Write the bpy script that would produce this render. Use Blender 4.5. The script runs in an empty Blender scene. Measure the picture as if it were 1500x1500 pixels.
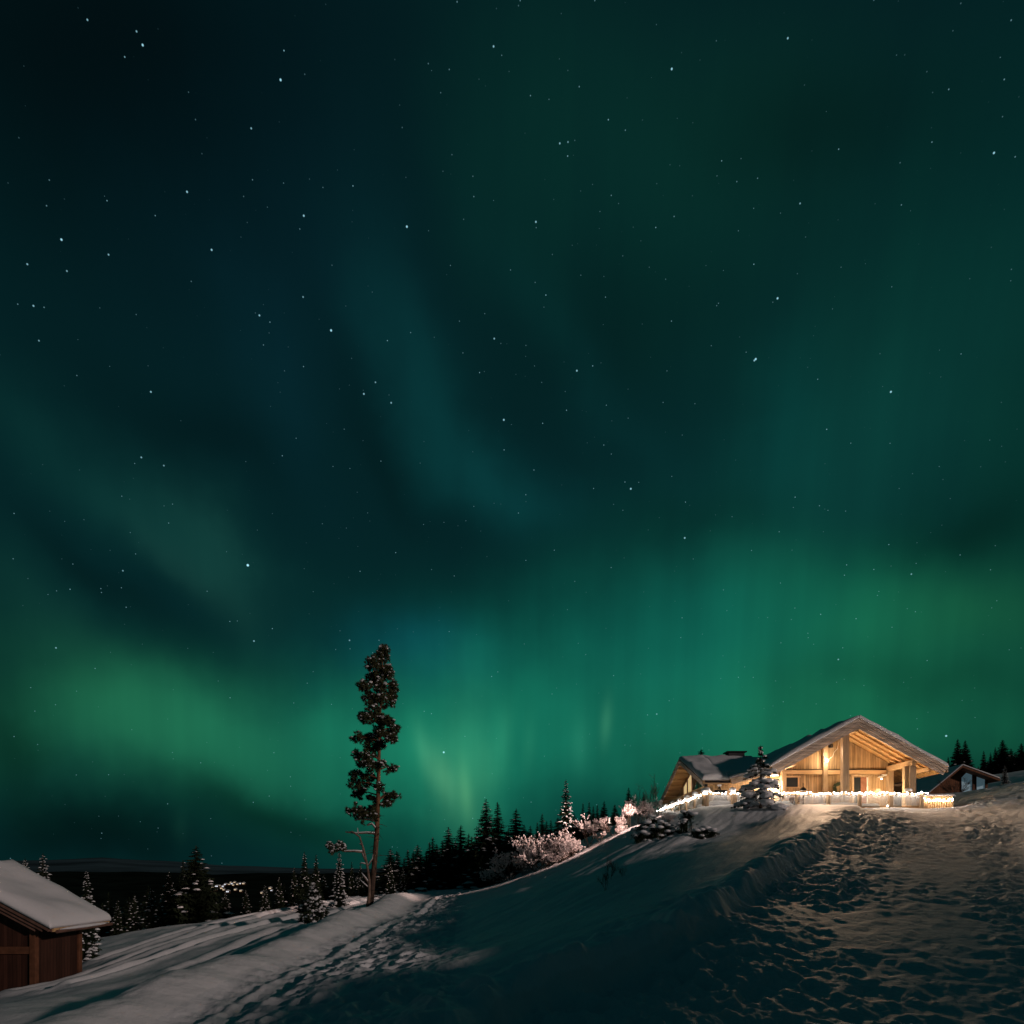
import bpy, math, random
import numpy as np
from mathutils import Vector

C = bpy.context.scene.collection
SC = bpy.context.scene
PI = math.pi

# ------------------------------------------------------------------ camera
F = 1000.0           # focal length in pixels of the 1500 px photograph
HOR = 1270.0         # horizon row
cam_d = bpy.data.cameras.new('camera'); cam = bpy.data.objects.new('camera', cam_d); C.objects.link(cam)
cam.location = (0, 0, 0); cam.rotation_euler = (PI/2, 0, 0)
cam_d.sensor_width = 36; cam_d.lens = 36*F/1500; cam_d.shift_y = (HOR-750)/1500.0
cam_d.clip_start = 0.1; cam_d.clip_end = 30000
SC.camera = cam
SC.view_settings.view_transform = 'Standard'; SC.view_settings.look = 'None'
SC.view_settings.exposure = 0; SC.view_settings.gamma = 1

# ------------------------------------------------------------------ sky
def lin(c):
    return tuple(((v/255)/12.92 if v/255 <= .04045 else ((v/255+.055)/1.055)**2.4) for v in c)
def direc(px, py):
    v = Vector(((px-750)/F, 1, (HOR-py)/F)); v.normalize(); return v
def stereo(px, py):
    d = direc(px, py); return d.x/(1+d.y), d.z/(1+d.y)

world = bpy.data.worlds.new('World'); SC.world = world; world.use_nodes = True
W = world.node_tree; W.nodes.clear()
def wn(t, **k):
    n = W.nodes.new(t)
    for a, b in k.items(): setattr(n, a, b)
    return n
def wl(a, b): W.links.new(a, b)
def wmath(op, a, b=None, c=None, clamp=False):
    n = wn('ShaderNodeMath', operation=op); n.use_clamp = clamp
    for i, v in enumerate((a, b, c)):
        if v is None: continue
        if isinstance(v, (int, float)): n.inputs[i].default_value = v
        else: wl(v, n.inputs[i])
    return n.outputs[0]
tc = wn('ShaderNodeTexCoord'); D = tc.outputs['Generated']
sep = wn('ShaderNodeSeparateXYZ'); wl(D, sep.inputs[0])
den = wmath('MAXIMUM', wmath('ADD', sep.outputs[1], 1.0), 0.05)
ST = wn('ShaderNodeCombineXYZ')
wl(wmath('DIVIDE', sep.outputs[0], den), ST.inputs[0]); wl(wmath('DIVIDE', sep.outputs[2], den), ST.inputs[1])
# soft warp so that the bands wander
wz = wn('ShaderNodeTexNoise'); wz.inputs['Scale'].default_value = 3.2; wz.inputs['Detail'].default_value = 5; wl(D, wz.inputs['Vector'])
w1 = wn('ShaderNodeVectorMath', operation='SUBTRACT'); wl(wz.outputs['Color'], w1.inputs[0]); w1.inputs[1].default_value = (.5, .5, .5)
w2 = wn('ShaderNodeVectorMath', operation='MULTIPLY'); wl(w1.outputs[0], w2.inputs[0]); w2.inputs[1].default_value = (.13, .10, 0)
w3 = wn('ShaderNodeVectorMath', operation='ADD'); wl(ST.outputs[0], w3.inputs[0]); wl(w2.outputs[0], w3.inputs[1])
WARP = w3.outputs[0]
el = wmath('ARCSINE', sep.outputs[2])
mr = wn('ShaderNodeMapRange'); wl(el, mr.inputs[0]); mr.inputs[1].default_value = 0; mr.inputs[2].default_value = PI/2
ramp = wn('ShaderNodeValToRGB'); wl(mr.outputs[0], ramp.inputs[0]); ramp.color_ramp.interpolation = 'EASE'
stops = [(0, (5, 38, 40)), (5, (6, 56, 54)), (14, (10, 82, 78)), (24, (8, 58, 72)), (34, (7, 42, 58)), (45, (6, 28, 42)), (53, (4, 20, 30)), (90, (3, 16, 24))]
cr = ramp.color_ramp
for i, (e, c) in enumerate(stops):
    s = cr.elements[i] if i < 1 else (cr.elements[1] if i == len(stops)-1 else cr.elements.new(e/90))
    s.position = e/90
    s.color = (*lin(c), 1)
acc = ramp.outputs[0]
BL = [  # px, py, rx, ry, angle(deg, + turns clockwise in the picture), colour (linear)
 (340, 1090, 440, 115, 4, (.008, .092, .040)), (140, 1030, 260, 110, 20, (.004, .035, .012)),
 (650, 1100, 230, 190, 0, (.003, .10, .055)), (820, 1060, 400, 170, -6, (.004, .105, .062)),
 (672, 1120, 70, 110, -10, (.022, .07, .028)), (650, 1140, 26, 60, -20, (.045, .10, .045)), (682, 1160, 14, 60, -6, (.035, .08, .03)), (622, 1105, 16, 60, -12, (.018, .05, .025)),
 (888, 1058, 12, 46, 3, (.022, .08, .04)), (738, 1085, 18, 60, 4, (.008, .045, .022)), (775, 1090, 14, 55, 3, (.006, .04, .02)), (850, 1090, 20, 60, 0, (.006, .03, .018)),
 (1050, 940, 430, 150, -4, (.0, .030, .024)), (1390, 900, 260, 100, -14, (.003, .022, .004)), (1150, 1090, 480, 120, 3, (.004, .065, .028)), (1240, 900, 250, 130, 0, (.0005, .018, .006)),
 (200, 730, 330, 75, 32, (.002, .017, .013)), (320, 830, 200, 65, 58, (.003, .016, .011)), (250, 800, 120, 30, 50, (.002, .008, .006)), (110, 900, 190, 80, 45, (.002, .014, .008)),
 (575, 470, 330, 75, 80, (.0004, .005, .005)), (640, 600, 270, 90, 58, (.0005, .010, .010)), (720, 690, 200, 60, 48, (.0005, .009, .009)), (400, 560, 260, 60, 66, (.0003, .003, .005)), (860, 560, 300, 60, 60, (.0004, .006, .006)), (790, 740, 180, 70, 30, (.0005, .012, .012)),
 (1180, 700, 420, 200, -35, (.001, .020, .015)), (1130, 620, 60, 200, 0, (.0, .008, .007)), (1000, 330, 330, 420, 10, (.0006, .010, .005)), (760, 150, 200, 420, -10, (.0004, .006, .003)), (1380, 350, 200, 400, 0, (.0, .006, .003)),
 (1330, 1030, 440, 180, 0, (.003, .044, .015)), (1180, 880, 420, 130, 0, (.002, .026, .010)), (60, 1120, 260, 120, 0, (.002, .020, .008)), (1330, 520, 260, 330, 20, (.001, .012, .007)), (1100, 120, 420, 260, 0, (.0006, .006, .003)),
 (380, 380, 300, 380, 10, (.0004, .003, .006)), (265, 1215, 18, 34, 0, (.002, .010, .006)), (1500, 700, 200, 400, 0, (.0005, .012, .004)), (600, 960, 160, 80, 0, (0, .008, .028))]
DK = [(440, 1180, 200, 50, 4, .50), (160, 1225, 300, 60, 0, .62), (20, 1100, 90, 160, 0, .5), (170, 80, 480, 560, 0, .62), (1000, 790, 190, 60, -10, .2), (650, 720, 170, 70, 42, .16), (1420, 760, 170, 70, -20, .35),
 (900, 480, 230, 140, -25, .18), (170, 850, 190, 40, 42, .24), (1330, 1010, 250, 50, 0, .22), (980, 1130, 80, 90, 0, .2), (1490, 1140, 100, 90, 0, .3), (560, 640, 200, 40, 62, .22), (1200, 150, 260, 160, 0, .3), (300, 640, 260, 70, 20, .25)]
def blob(px, py, rx, ry, ang):
    a = math.radians(ang)
    s0 = Vector(stereo(px, py))
    e = 4.0
    ax = (Vector(stereo(px+e*math.cos(a), py+e*math.sin(a)))-s0)/e
    ay = (Vector(stereo(px-e*math.sin(a), py+e*math.cos(a)))-s0)/e
    m = wn('ShaderNodeMapping', vector_type='TEXTURE')
    m.inputs['Location'].default_value = (s0.x, s0.y, 0)
    m.inputs['Rotation'].default_value = (0, 0, math.atan2(ax.y, ax.x))
    m.inputs['Scale'].default_value = (ax.length*rx, ay.length*ry, 1)
    wl(WARP if rx > 30 else ST.outputs[0], m.inputs['Vector'])
    L = wn('ShaderNodeVectorMath', operation='DOT_PRODUCT'); wl(m.outputs[0], L.inputs[0]); wl(m.outputs[0], L.inputs[1])
    return wmath('EXPONENT', wmath('MULTIPLY', L.outputs['Value'], -2.2))
total = None
for (px, py, rx, ry, ang, col) in BL:
    g = blob(px, py, rx, ry, ang)
    sc = wn('ShaderNodeVectorMath', operation='SCALE'); sc.inputs[0].default_value = col; wl(g, sc.inputs['Scale'])
    if total is None: total = sc.outputs[0]
    else:
        ad = wn('ShaderNodeVectorMath', operation='ADD'); wl(total, ad.inputs[0]); wl(sc.outputs[0], ad.inputs[1]); total = ad.outputs[0]
dark = None
for (px, py, rx, ry, ang, k) in DK:
    f = wmath('MULTIPLY_ADD', blob(px, py, rx, ry, ang), -k, 1.0)
    dark = f if dark is None else wmath('MULTIPLY', dark, f)
# vertical ray structure: noise stretched along elevation
rm = wn('ShaderNodeMapping'); rm.inputs['Scale'].default_value = (22, 1.3, 1); wl(ST.outputs[0], rm.inputs['Vector'])
rn = wn('ShaderNodeTexNoise'); rn.inputs['Scale'].default_value = 1.6; rn.inputs['Detail'].default_value = 3; wl(rm.outputs[0], rn.inputs['Vector'])
rr = wn('ShaderNodeMapRange'); wl(rn.outputs[0], rr.inputs[0]); rr.inputs[1].default_value = .3; rr.inputs[2].default_value = .7; rr.inputs[3].default_value = .86; rr.inputs[4].default_value = 1.14
cn = wn('ShaderNodeTexNoise'); cn.inputs['Scale'].default_value = 2.3; cn.inputs['Detail'].default_value = 3; wl(D, cn.inputs['Vector'])
c2 = wn('ShaderNodeMapRange'); wl(cn.outputs[0], c2.inputs[0]); c2.inputs[1].default_value = .3; c2.inputs[2].default_value = .7; c2.inputs[3].default_value = .66; c2.inputs[4].default_value = 1.34
fac = wmath('MULTIPLY', rr.outputs[0], c2.outputs[0])
sc = wn('ShaderNodeVectorMath', operation='SCALE'); wl(total, sc.inputs[0]); wl(fac, sc.inputs['Scale'])
ad = wn('ShaderNodeVectorMath', operation='ADD'); wl(acc, ad.inputs[0]); wl(sc.outputs[0], ad.inputs[1])
dk = wn('ShaderNodeVectorMath', operation='SCALE'); wl(ad.outputs[0], dk.inputs[0]); wl(dark, dk.inputs['Scale']); ad = dk
mx = wn('ShaderNodeVectorMath', operation='MAXIMUM'); wl(ad.outputs[0], mx.inputs[0]); mx.inputs[1].default_value = (.0007, .0022, .0045)
sky = mx.outputs[0]
# faint stars
vo = wn('ShaderNodeTexVoronoi'); vo.inputs['Scale'].default_value = 105; wl(D, vo.inputs['Vector'])
vd = wn('ShaderNodeMapRange'); wl(vo.outputs['Distance'], vd.inputs[0]); vd.inputs[1].default_value = .03; vd.inputs[2].default_value = .072; vd.inputs[3].default_value = 1; vd.inputs[4].default_value = 0
vs = wn('ShaderNodeSeparateColor'); wl(vo.outputs['Color'], vs.inputs[0])
vb = wmath('MULTIPLY', wmath('POWER', vs.outputs[0], 2.8), .46)
sb = wmath('MULTIPLY', vb, vd.outputs[0])
# named bright stars
STARS = [(209, 66, .9), (200, 46, .5), (411, 117, .95), (90, 351, .95), (485, 484, .95), (363, 828, 1.3), (596, 332, .85), (445, 316, .7), (274, 281, .7), (368, 188, .5), (310, 366, .7), (40, 387, .55), (98, 397, .45), (49, 448, .6), (221, 574, .6), (533, 577, .6), (573, 590, .5), (984, 101, .8), (1154, 56, .6), (1456, 224, .8), (1139, 437, .8), (1107, 526, .9), (1105, 528, .6), (1305, 574, .8), (924, 716, .7), (1003, 788, .6), (650, 1102, .9), (128, 29, .55), (512, 938, .4), (372, 939, .5), (82, 949, .45), (845, 543, .6), (785, 325, .6), (723, 68, .6), (738, 615, .7), (1386, 1078, .8), (159, 373, .5), (57, 499, .4), (444, 435, .4), (380, 462, .6), (724, 496, .5), (550, 560, .4), (1172, 298, .4), (1335, 841, .4), (1228, 966, .4), (962, 1046, .35), (240, 682, .4), (207, 670, .5), (180, 836, .4), (820, 210, .5), (832, 208, .35)]
ssum = sb
for (px, py, b) in STARS:
    d = direc(px, py)
    ds = wn('ShaderNodeVectorMath', operation='DISTANCE'); wl(D, ds.inputs[0]); ds.inputs[1].default_value = d
    loc = 1/math.sqrt(1+((px-750)/F)**2+((HOR-py)/F)**2)
    r = (.0008 + .0006*b)*loc
    q = wn('ShaderNodeMapRange'); wl(ds.outputs['Value'], q.inputs[0]); q.inputs[1].default_value = r*.4; q.inputs[2].default_value = r*1.3; q.inputs[3].default_value = b; q.inputs[4].default_value = 0
    ssum = wmath('ADD', ssum, q.outputs[0])
stc = wn('ShaderNodeVectorMath', operation='SCALE'); stc.inputs[0].default_value = (.42, .85, 1.0); wl(ssum, stc.inputs['Scale'])
up = wmath('GREATER_THAN', sep.outputs[2], 0.0)
st2 = wn('ShaderNodeVectorMath', operation='SCALE'); wl(stc.outputs[0], st2.inputs[0]); wl(up, st2.inputs['Scale'])
fin = wn('ShaderNodeVectorMath', operation='ADD'); wl(sky, fin.inputs[0]); wl(st2.outputs[0], fin.inputs[1])
bg = wn('ShaderNodeBackground'); wl(fin.outputs[0], bg.inputs['Color']); bg.inputs['Strength'].default_value = 1.0
wo = wn('ShaderNodeOutputWorld'); wl(bg.outputs[0], wo.inputs[0])

# ------------------------------------------------------------------ low warm moonlight from the right
SUN_EL, SUN_AZ = math.radians(14.0), math.radians(-35)     # azimuth measured from +X towards +Y
sd = bpy.data.lights.new('moon_light', 'SUN'); sd.energy = 0.9; sd.angle = math.radians(1.5); sd.color = (1.0, .77, .68)
so = bpy.data.objects.new('moon_light', sd); C.objects.link(so)
so.rotation_euler = Vector((math.cos(SUN_AZ)*math.cos(SUN_EL), math.sin(SUN_AZ)*math.cos(SUN_EL), math.sin(SUN_EL))).to_track_quat('Z', 'Y').to_euler()

# ------------------------------------------------------------------ helpers
def at(px, py, Y): return Vector(((px-750)/F*Y, Y, (HOR-py)/F*Y))

_rs = np.random.RandomState(7); _tab = _rs.rand(256, 256)
def vnoise(x, y, seed=0):
    x = np.asarray(x, float)+seed*17.3; y = np.asarray(y, float)+seed*31.7
    xi = np.floor(x).astype(int); yi = np.floor(y).astype(int); fx = x-xi; fy = y-yi
    fx = fx*fx*(3-2*fx); fy = fy*fy*(3-2*fy)
    a = _tab[xi & 255, yi & 255]; b = _tab[(xi+1) & 255, yi & 255]; c = _tab[xi & 255, (yi+1) & 255]; d = _tab[(xi+1) & 255, (yi+1) & 255]
    return (a*(1-fx)+b*fx)*(1-fy)+(c*(1-fx)+d*fx)*fy*1.0 - .5
def fbm(x, y, o=4, seed=0):
    r = 0; a = 1
    for i in range(o):
        r = r+a*vnoise(x*2**i, y*2**i, seed+i*3); a *= .5
    return r
def sst(x, a, b):
    t = np.clip((x-a)/(b-a), 0, 1); return t*t*(3-2*t)

CP = []
def cp(px, py, Y): v = at(px, py, Y); CP.append((v.x, v.y, v.z))
for p in [(0, 0, -2.2), (-4, 5, -2.2), (-4, 14, -2.2), (-4, 20, -2.2), (-4.3, 28, -2.2), (-4.5, 36, -2.18), (-5, 48, -2.05), (-.7, 9.6, -2.2), (-2.2, 20, -2.2), (-3.4, 35, -2.18),
          (-8.4, 10, -3.0), (-8.4, 18, -3.0), (-11, 14, -3.0), (-16.5, 24.5, -4.25), (-20, 20, -4.5), (-20, 30, -4.4), (-6, 75, -5), (-35, 60, -9), (-20, 70, -8.5), (-60, 100, -20), (-30, 40, -5.5), (-30, 25, -5.5),
          (1, 11.5, -2.0), (4.7, 14.2, -1.3), (6, 7, -2.4), (10, 5, -2.2), (-8, -10, -2.4), (8, -10, -2.4), (0, -30, -3), (20, 0, -1), (30, 15, 1.0),
          (12, 41, 3.7), (12, 56, 3.9), (18, 43, 3.5), (18, 50, 3.6), (25, 50, 3.6), (27, 45, 3.9), (22.5, 41, 3.62), (9.5, 52, 4.0), (9, 60, 3.6), (0, 72, -2), (8, 75, 1.5), (5, 50, 1.2), (2, 56, -.2), (20, 80, 5)]: CP.append(p)
for p in [(700, 1303, 52), (760, 1285, 48), (800, 1272, 45), (850, 1256, 40), (900, 1243, 36), (940, 1230, 34), (800, 1340, 20), (800, 1400, 13.5), (900, 1300, 22), (950, 1270, 25), (1000, 1240, 29),
          (1050, 1225, 32), (1100, 1205, 35), (1150, 1190, 36), (1200, 1181, 37), (1250, 1183, 39), (1000, 1330, 17), (1100, 1262, 23), (1150, 1230, 27), (1200, 1203, 33),
          (1200, 1350, 15.2), (1400, 1400, 12.7), (1500, 1500, 9.8), (1400, 1300, 19), (1250, 1250, 25.5), (1350, 1225, 31), (1450, 1205, 35), (1300, 1187, 40.3), (1500, 1150, 42), (1440, 1167, 43), (1400, 1181, 43),
          (1420, 1170, 64), (1390, 1176, 60), (1450, 1161, 62), (1500, 1117, 110), (1360, 1167, 60), (1480, 1148, 62), (1460, 1135, 90),
          (150, 1373, 42), (250, 1357, 44), (350, 1343, 47), (430, 1329, 50), (500, 1319, 50), (541, 1332, 38), (600, 1306, 55), (458, 1352, 33), (300, 1385, 25), (400, 1362, 28), (220, 1395, 28)]: cp(*p)
_cp = np.array(CP)
def _k(r2): return np.where(r2 > 1e-9, r2*np.log(np.maximum(r2, 1e-9)), 0)
def _solve():
    n = len(_cp); P = np.c_[np.ones(n), _cp[:, :2]]
    d2 = ((_cp[:, None, :2]-_cp[None, :, :2])**2).sum(2)
    A = np.zeros((n+3, n+3)); A[:n, :n] = _k(d2)+np.eye(n)*1.5; A[:n, n:] = P; A[n:, :n] = P.T
    return np.linalg.solve(A, np.r_[_cp[:, 2], np.zeros(3)])
_w = _solve()
def tps(x, y):
    out = _w[-3]+_w[-2]*x+_w[-1]*y
    for i in range(len(_cp)):
        out = out+_w[i]*_k((x-_cp[i, 0])**2+(y-_cp[i, 1])**2)
    return out
EDGE = [(-.9, 7.5), (-.1, 9.8), (1.1, 11.2), (2.7, 12.7), (4.7, 15.2), (7, 19), (11.3, 25.2), (15.6, 32), (19.6, 38.3), (20.6, 40.6)]
REDGE = [(6.5, 6), (9.5, 12), (14.2, 19), (19.5, 27), (26, 36), (27, 41)]
def pdist(x, y, poly):
    best = np.full(np.shape(x), 1e9); side = np.ones(np.shape(x))
    for (ax, ay), (bx, by) in zip(poly[:-1], poly[1:]):
        dx, dy = bx-ax, by-ay; t = np.clip(((x-ax)*dx+(y-ay)*dy)/(dx*dx+dy*dy), 0, 1)
        d = np.hypot(x-ax-t*dx, y-ay-t*dy); s = np.sign(dx*(y-ay)-dy*(x-ax))   # + = left of the line
        m = d < best; best = np.where(m, d, best); side = np.where(m, s, side)
    return best*side
def worley(x, y, cell, seed, r0, r1):
    """ellipse shaped prints on a jittered grid: returns depth mask and rim mask"""
    xi = np.floor(x/cell).astype(int); yi = np.floor(y/cell).astype(int); best = np.full(np.shape(x), 9.0)
    for i in (-1, 0, 1):
        for j in (-1, 0, 1):
            a = (xi+i+seed*13) & 255; b = (yi+j+seed*29) & 255
            cx = (xi+i+.1+.8*_tab[a, b])*cell; cy = (yi+j+.1+.8*_tab[b, a])*cell
            th = _tab[(a+77) & 255, b]*1.6-.8+.55; c, s = np.cos(th), np.sin(th)
            u = (x-cx)*c-(y-cy)*s; v = (x-cx)*s+(y-cy)*c
            sc = .7+.6*_tab[a, (b+99) & 255]
            best = np.minimum(best, np.sqrt((u/r0)**2+(v/r1)**2)/sc+np.where(_tab[(a+31) & 255, (b+57) & 255] < .38, 9.0, 0))
    return best
def farz(x, y):
    r = np.hypot(x, y); az = np.degrees(np.arctan2(x, y))
    v = np.interp(r, [0, 60, 140, 300, 600, 1000, 1400, 1900, 2300, 2600], [-3, -6, -24, -52, -85, -88, -62, -28, -14, -60])
    v = v + fbm(x/260, y/260, 3, 5)*np.interp(r, [150, 600, 2600], [0, 14, 16])
    h = np.interp(r, [0, 60, 110, 140, 220, 400, 2600], [-2, 5.5, 12.3, 14.5, 12, -10, -60])
    w = sst(az, 2, 33)*(1-sst(az, 100, 150))
    return v*(1-w)+h*w
def H(x, y, fine=True):
    x = np.asarray(x, float); y = np.asarray(y, float); r = np.hypot(x, y)
    z = tps(x, y); wf = np.maximum(sst(r, 85, 135), sst(-y, 10, 40)*0)
    back = sst(-y, 8, 30)
    z = z*(1-back)+(-2.4)*back
    z = z*(1-wf)+farz(x, y)*wf
    # unseen snow ridge added right of the drive, to shade it and the road
    rd = pdist(x, y, [(13.5, -24), (14.5, -5), (15.5, 8), (17, 15), (21.5, 21), (27, 27), (33, 32)])
    z = z+(np.interp(y, [4, 11, 20, 28, 36], [3.0, 3.85, 4.6, 6.3, 6.6])-z)*np.exp(-(rd/3.2)**4)*(1-sst(y, 31, 38))*(1+.12*fbm(x/2, y/2, 3, 2))*sst(x-.77*np.maximum(y, 0), .2, 3.0)
    # left road bank
    bx = -6.25+.25*np.sin(y*.11)-.02*np.maximum(y-30, 0)
    along = (1-sst(y, 42, 56))*sst(y, -8, 0)
    u = x-bx
    prof = np.where(u > -.45, 1-sst(u, -.35, 1.15), np.exp(-((u+.45)/.65)**2))
    z = z+along*prof*(.60+.13*fbm(x*.5, y*.35, 2, 9))
    if not fine: return z
    # small ridge and wheel tracks on the left road
    road = sst(x, -5.6, -5.2)*(1-sst(x-(-.4-.075*np.maximum(y-8, 0)), -.6, .6))*(1-sst(y, 50, 60))*sst(y, -6, 2)
    for cxr, wdt, dep in [(-4.75, .12, .07), (-4.35, .16, -.06), (-3.0, .2, -.035), (-1.7, .2, -.03)]:
        c0 = cxr+.08*np.sin(y*.35+cxr)
        z = z+road*dep*np.exp(-((x-c0)/wdt)**2)
    pr = worley(x, y*.8, .42, 3, .15, .20)
    foot = sst(x, -4.6, -4.2)*(1-sst(x, -2.2+0*y, -1.4))
    z = z-road*foot*.085*(1-sst(pr, .5, 1.1))+road*foot*.05*np.exp(-((pr-1.25)/.3)**2)
    z = z+road*.11*fbm(x*2.4, y*1.8, 4, 4)+along*prof*.07*fbm(x*1.6, y*1.3, 4, 6)
    # drive: churned snow
    d = pdist(x, y, EDGE)              # + on the mound side
    rgt = pdist(x, y, REDGE)
    drive = (1-sst(d, -.35, .0))*sst(rgt, -1.2, .6)*(1-sst(y, 40.3, 41.3))*sst(y, 2, 5)
    a1 = (1-sst(-d, 2.0, 3.0))*.75; lane = sst(-d, 4.2, 5.2)
    low = 1-sst(y, 12, 16)
    amp = np.maximum(np.maximum(np.maximum(a1, lane), .65*low), .28)
    k1 = worley(x, y, .52, 5, .16, .27); k2 = worley(x+7, y+3, .8, 8, .28, .42)
    n1 = np.abs(fbm(x*1.1, y*1.4, 3, 12)); n2 = fbm(x*.6, y*.6, 2, 15)
    bump = -.085*(1-sst(k1, .35, 1.1))+.03*np.exp(-((k1-1.3)/.35)**2)-.09*(1-sst(k2, .4, 1.15))+.03*np.exp(-((k2-1.35)/.3)**2)+.06*(.35-n1)+.13*n2+.15*fbm(x*2.6, y*2.9, 4, 22)+.07*fbm(x*7, y*7, 3, 27)+.05*(.3-np.abs(fbm(x*3.1, y*3.6, 3, 25)))
    amp = amp*np.clip(.75+1.3*fbm(x*.22, y*.22, 2, 44), .3, 1.25)
    z = z+drive*amp*bump+drive*(1-amp)*.02*fbm(x*3, y*3, 2, 30)
    # lumpy ploughed lip on the mound side
    lump = 1+.95*fbm(x*.8, y*.8, 4, 41)
    lip = np.where(d > .25, np.exp(-((d-.25)/.95)**2), np.exp(-((d-.25)/.30)**2))*(1-sst(y, 39.5, 41))*sst(y, 5.5, 9)
    z = z+(lip*(.46*lump)*sst(y, 5, 10)+lip*.10)*(1-.75*sst(y, 25, 36))
    kk = worley(x, y, .7, 11, .34, .34)
    near = np.exp(-((d-.1)/.75)**2)*(1-sst(y, 33, 40))*sst(y, 7, 11)
    z = z+near*(.10*(1-sst(kk, .3, 1.2))-.07*(1-sst(k1, .3, 1.2)))
    z = z+(sst(d, -1.4, -.4)*(1-sst(d, 1.6, 2.6))*(1-sst(y, 15, 22))*sst(y, 5, 8))*.22*fbm(x*1.4, y*1.6, 4, 47)
    # wind ripples on the mound
    mound = sst(d, .9, 2.2)*(1-sst(y, 42, 50))*sst(x, -3.4, -1.5)
    fl = x*.55+y*.85; cr_ = -x*.85+y*.55
    z = z+mound*(.14*fbm(fl*.16, cr_*.55, 3, 50)+.085*fbm(fl*.22, cr_*1.3, 3, 53)+.035*fbm(fl*.8, cr_*4, 3, 54))
    # ski and sledge tracks left of the bank
    lft = (1-sst(x, -7.6, -7.0))*sst(x, -40, -30)*(1-sst(r, 56, 62))
    for poly, wd, dp in [([(-13.5, 20), (-12.6, 26), (-12.8, 33), (-12.2, 40), (-10.2, 48), (-8.5, 54)], .22, .16), ([(-12.6, 20), (-11.8, 26), (-11.9, 33), (-11.2, 40), (-9.5, 48)], .2, .14),
                         ([(-15.5, 22), (-14.8, 28), (-15.5, 35), (-14.6, 43), (-12, 50)], .3, .2), ([(-9.6, 20), (-9.2, 28), (-9.8, 36), (-8.8, 46)], .25, .12), ([(-18, 30), (-17.4, 38), (-14, 48)], .25, .16)]:
        q = pdist(x, y, poly); z = z-lft*dp*np.exp(-(q/wd)**2)+lft*dp*.8*np.exp(-((np.abs(q)-wd*2.1)/wd/1.1)**2)
    z = z+lft*.16*fbm(x*.35, y*.18, 3, 60)
    oth = 1-np.clip(drive+road+mound, 0, 1)
    z = z+oth*.07*fbm(x*.8, y*.8, 3, 70)
    # right snow slope with trampled face
    rs = sst(rgt*-1, .0, 1.5)*(1-sst(r, 60, 75))*sst(y, 20, 30)
    z = z+rs*(-.07*(1-sst(k2, .4, 1.15))+.10*fbm(x*1.6, y*1.6, 3, 80))
    return z
def h1(x, y, fine=True): return float(H(np.array([x]), np.array([y]), fine)[0])
def hit(px, py, Y0=5., Y1=200., n=500):
    Y = np.geomspace(Y0, Y1, n); x = (px-750)/F*Y; zr = (HOR-py)/F*Y; h = H(x, Y, False)
    i = np.argmax(h >= zr); return Vector((x[i], Y[i], h[i])) if h[i] >= zr[i] else None

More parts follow.
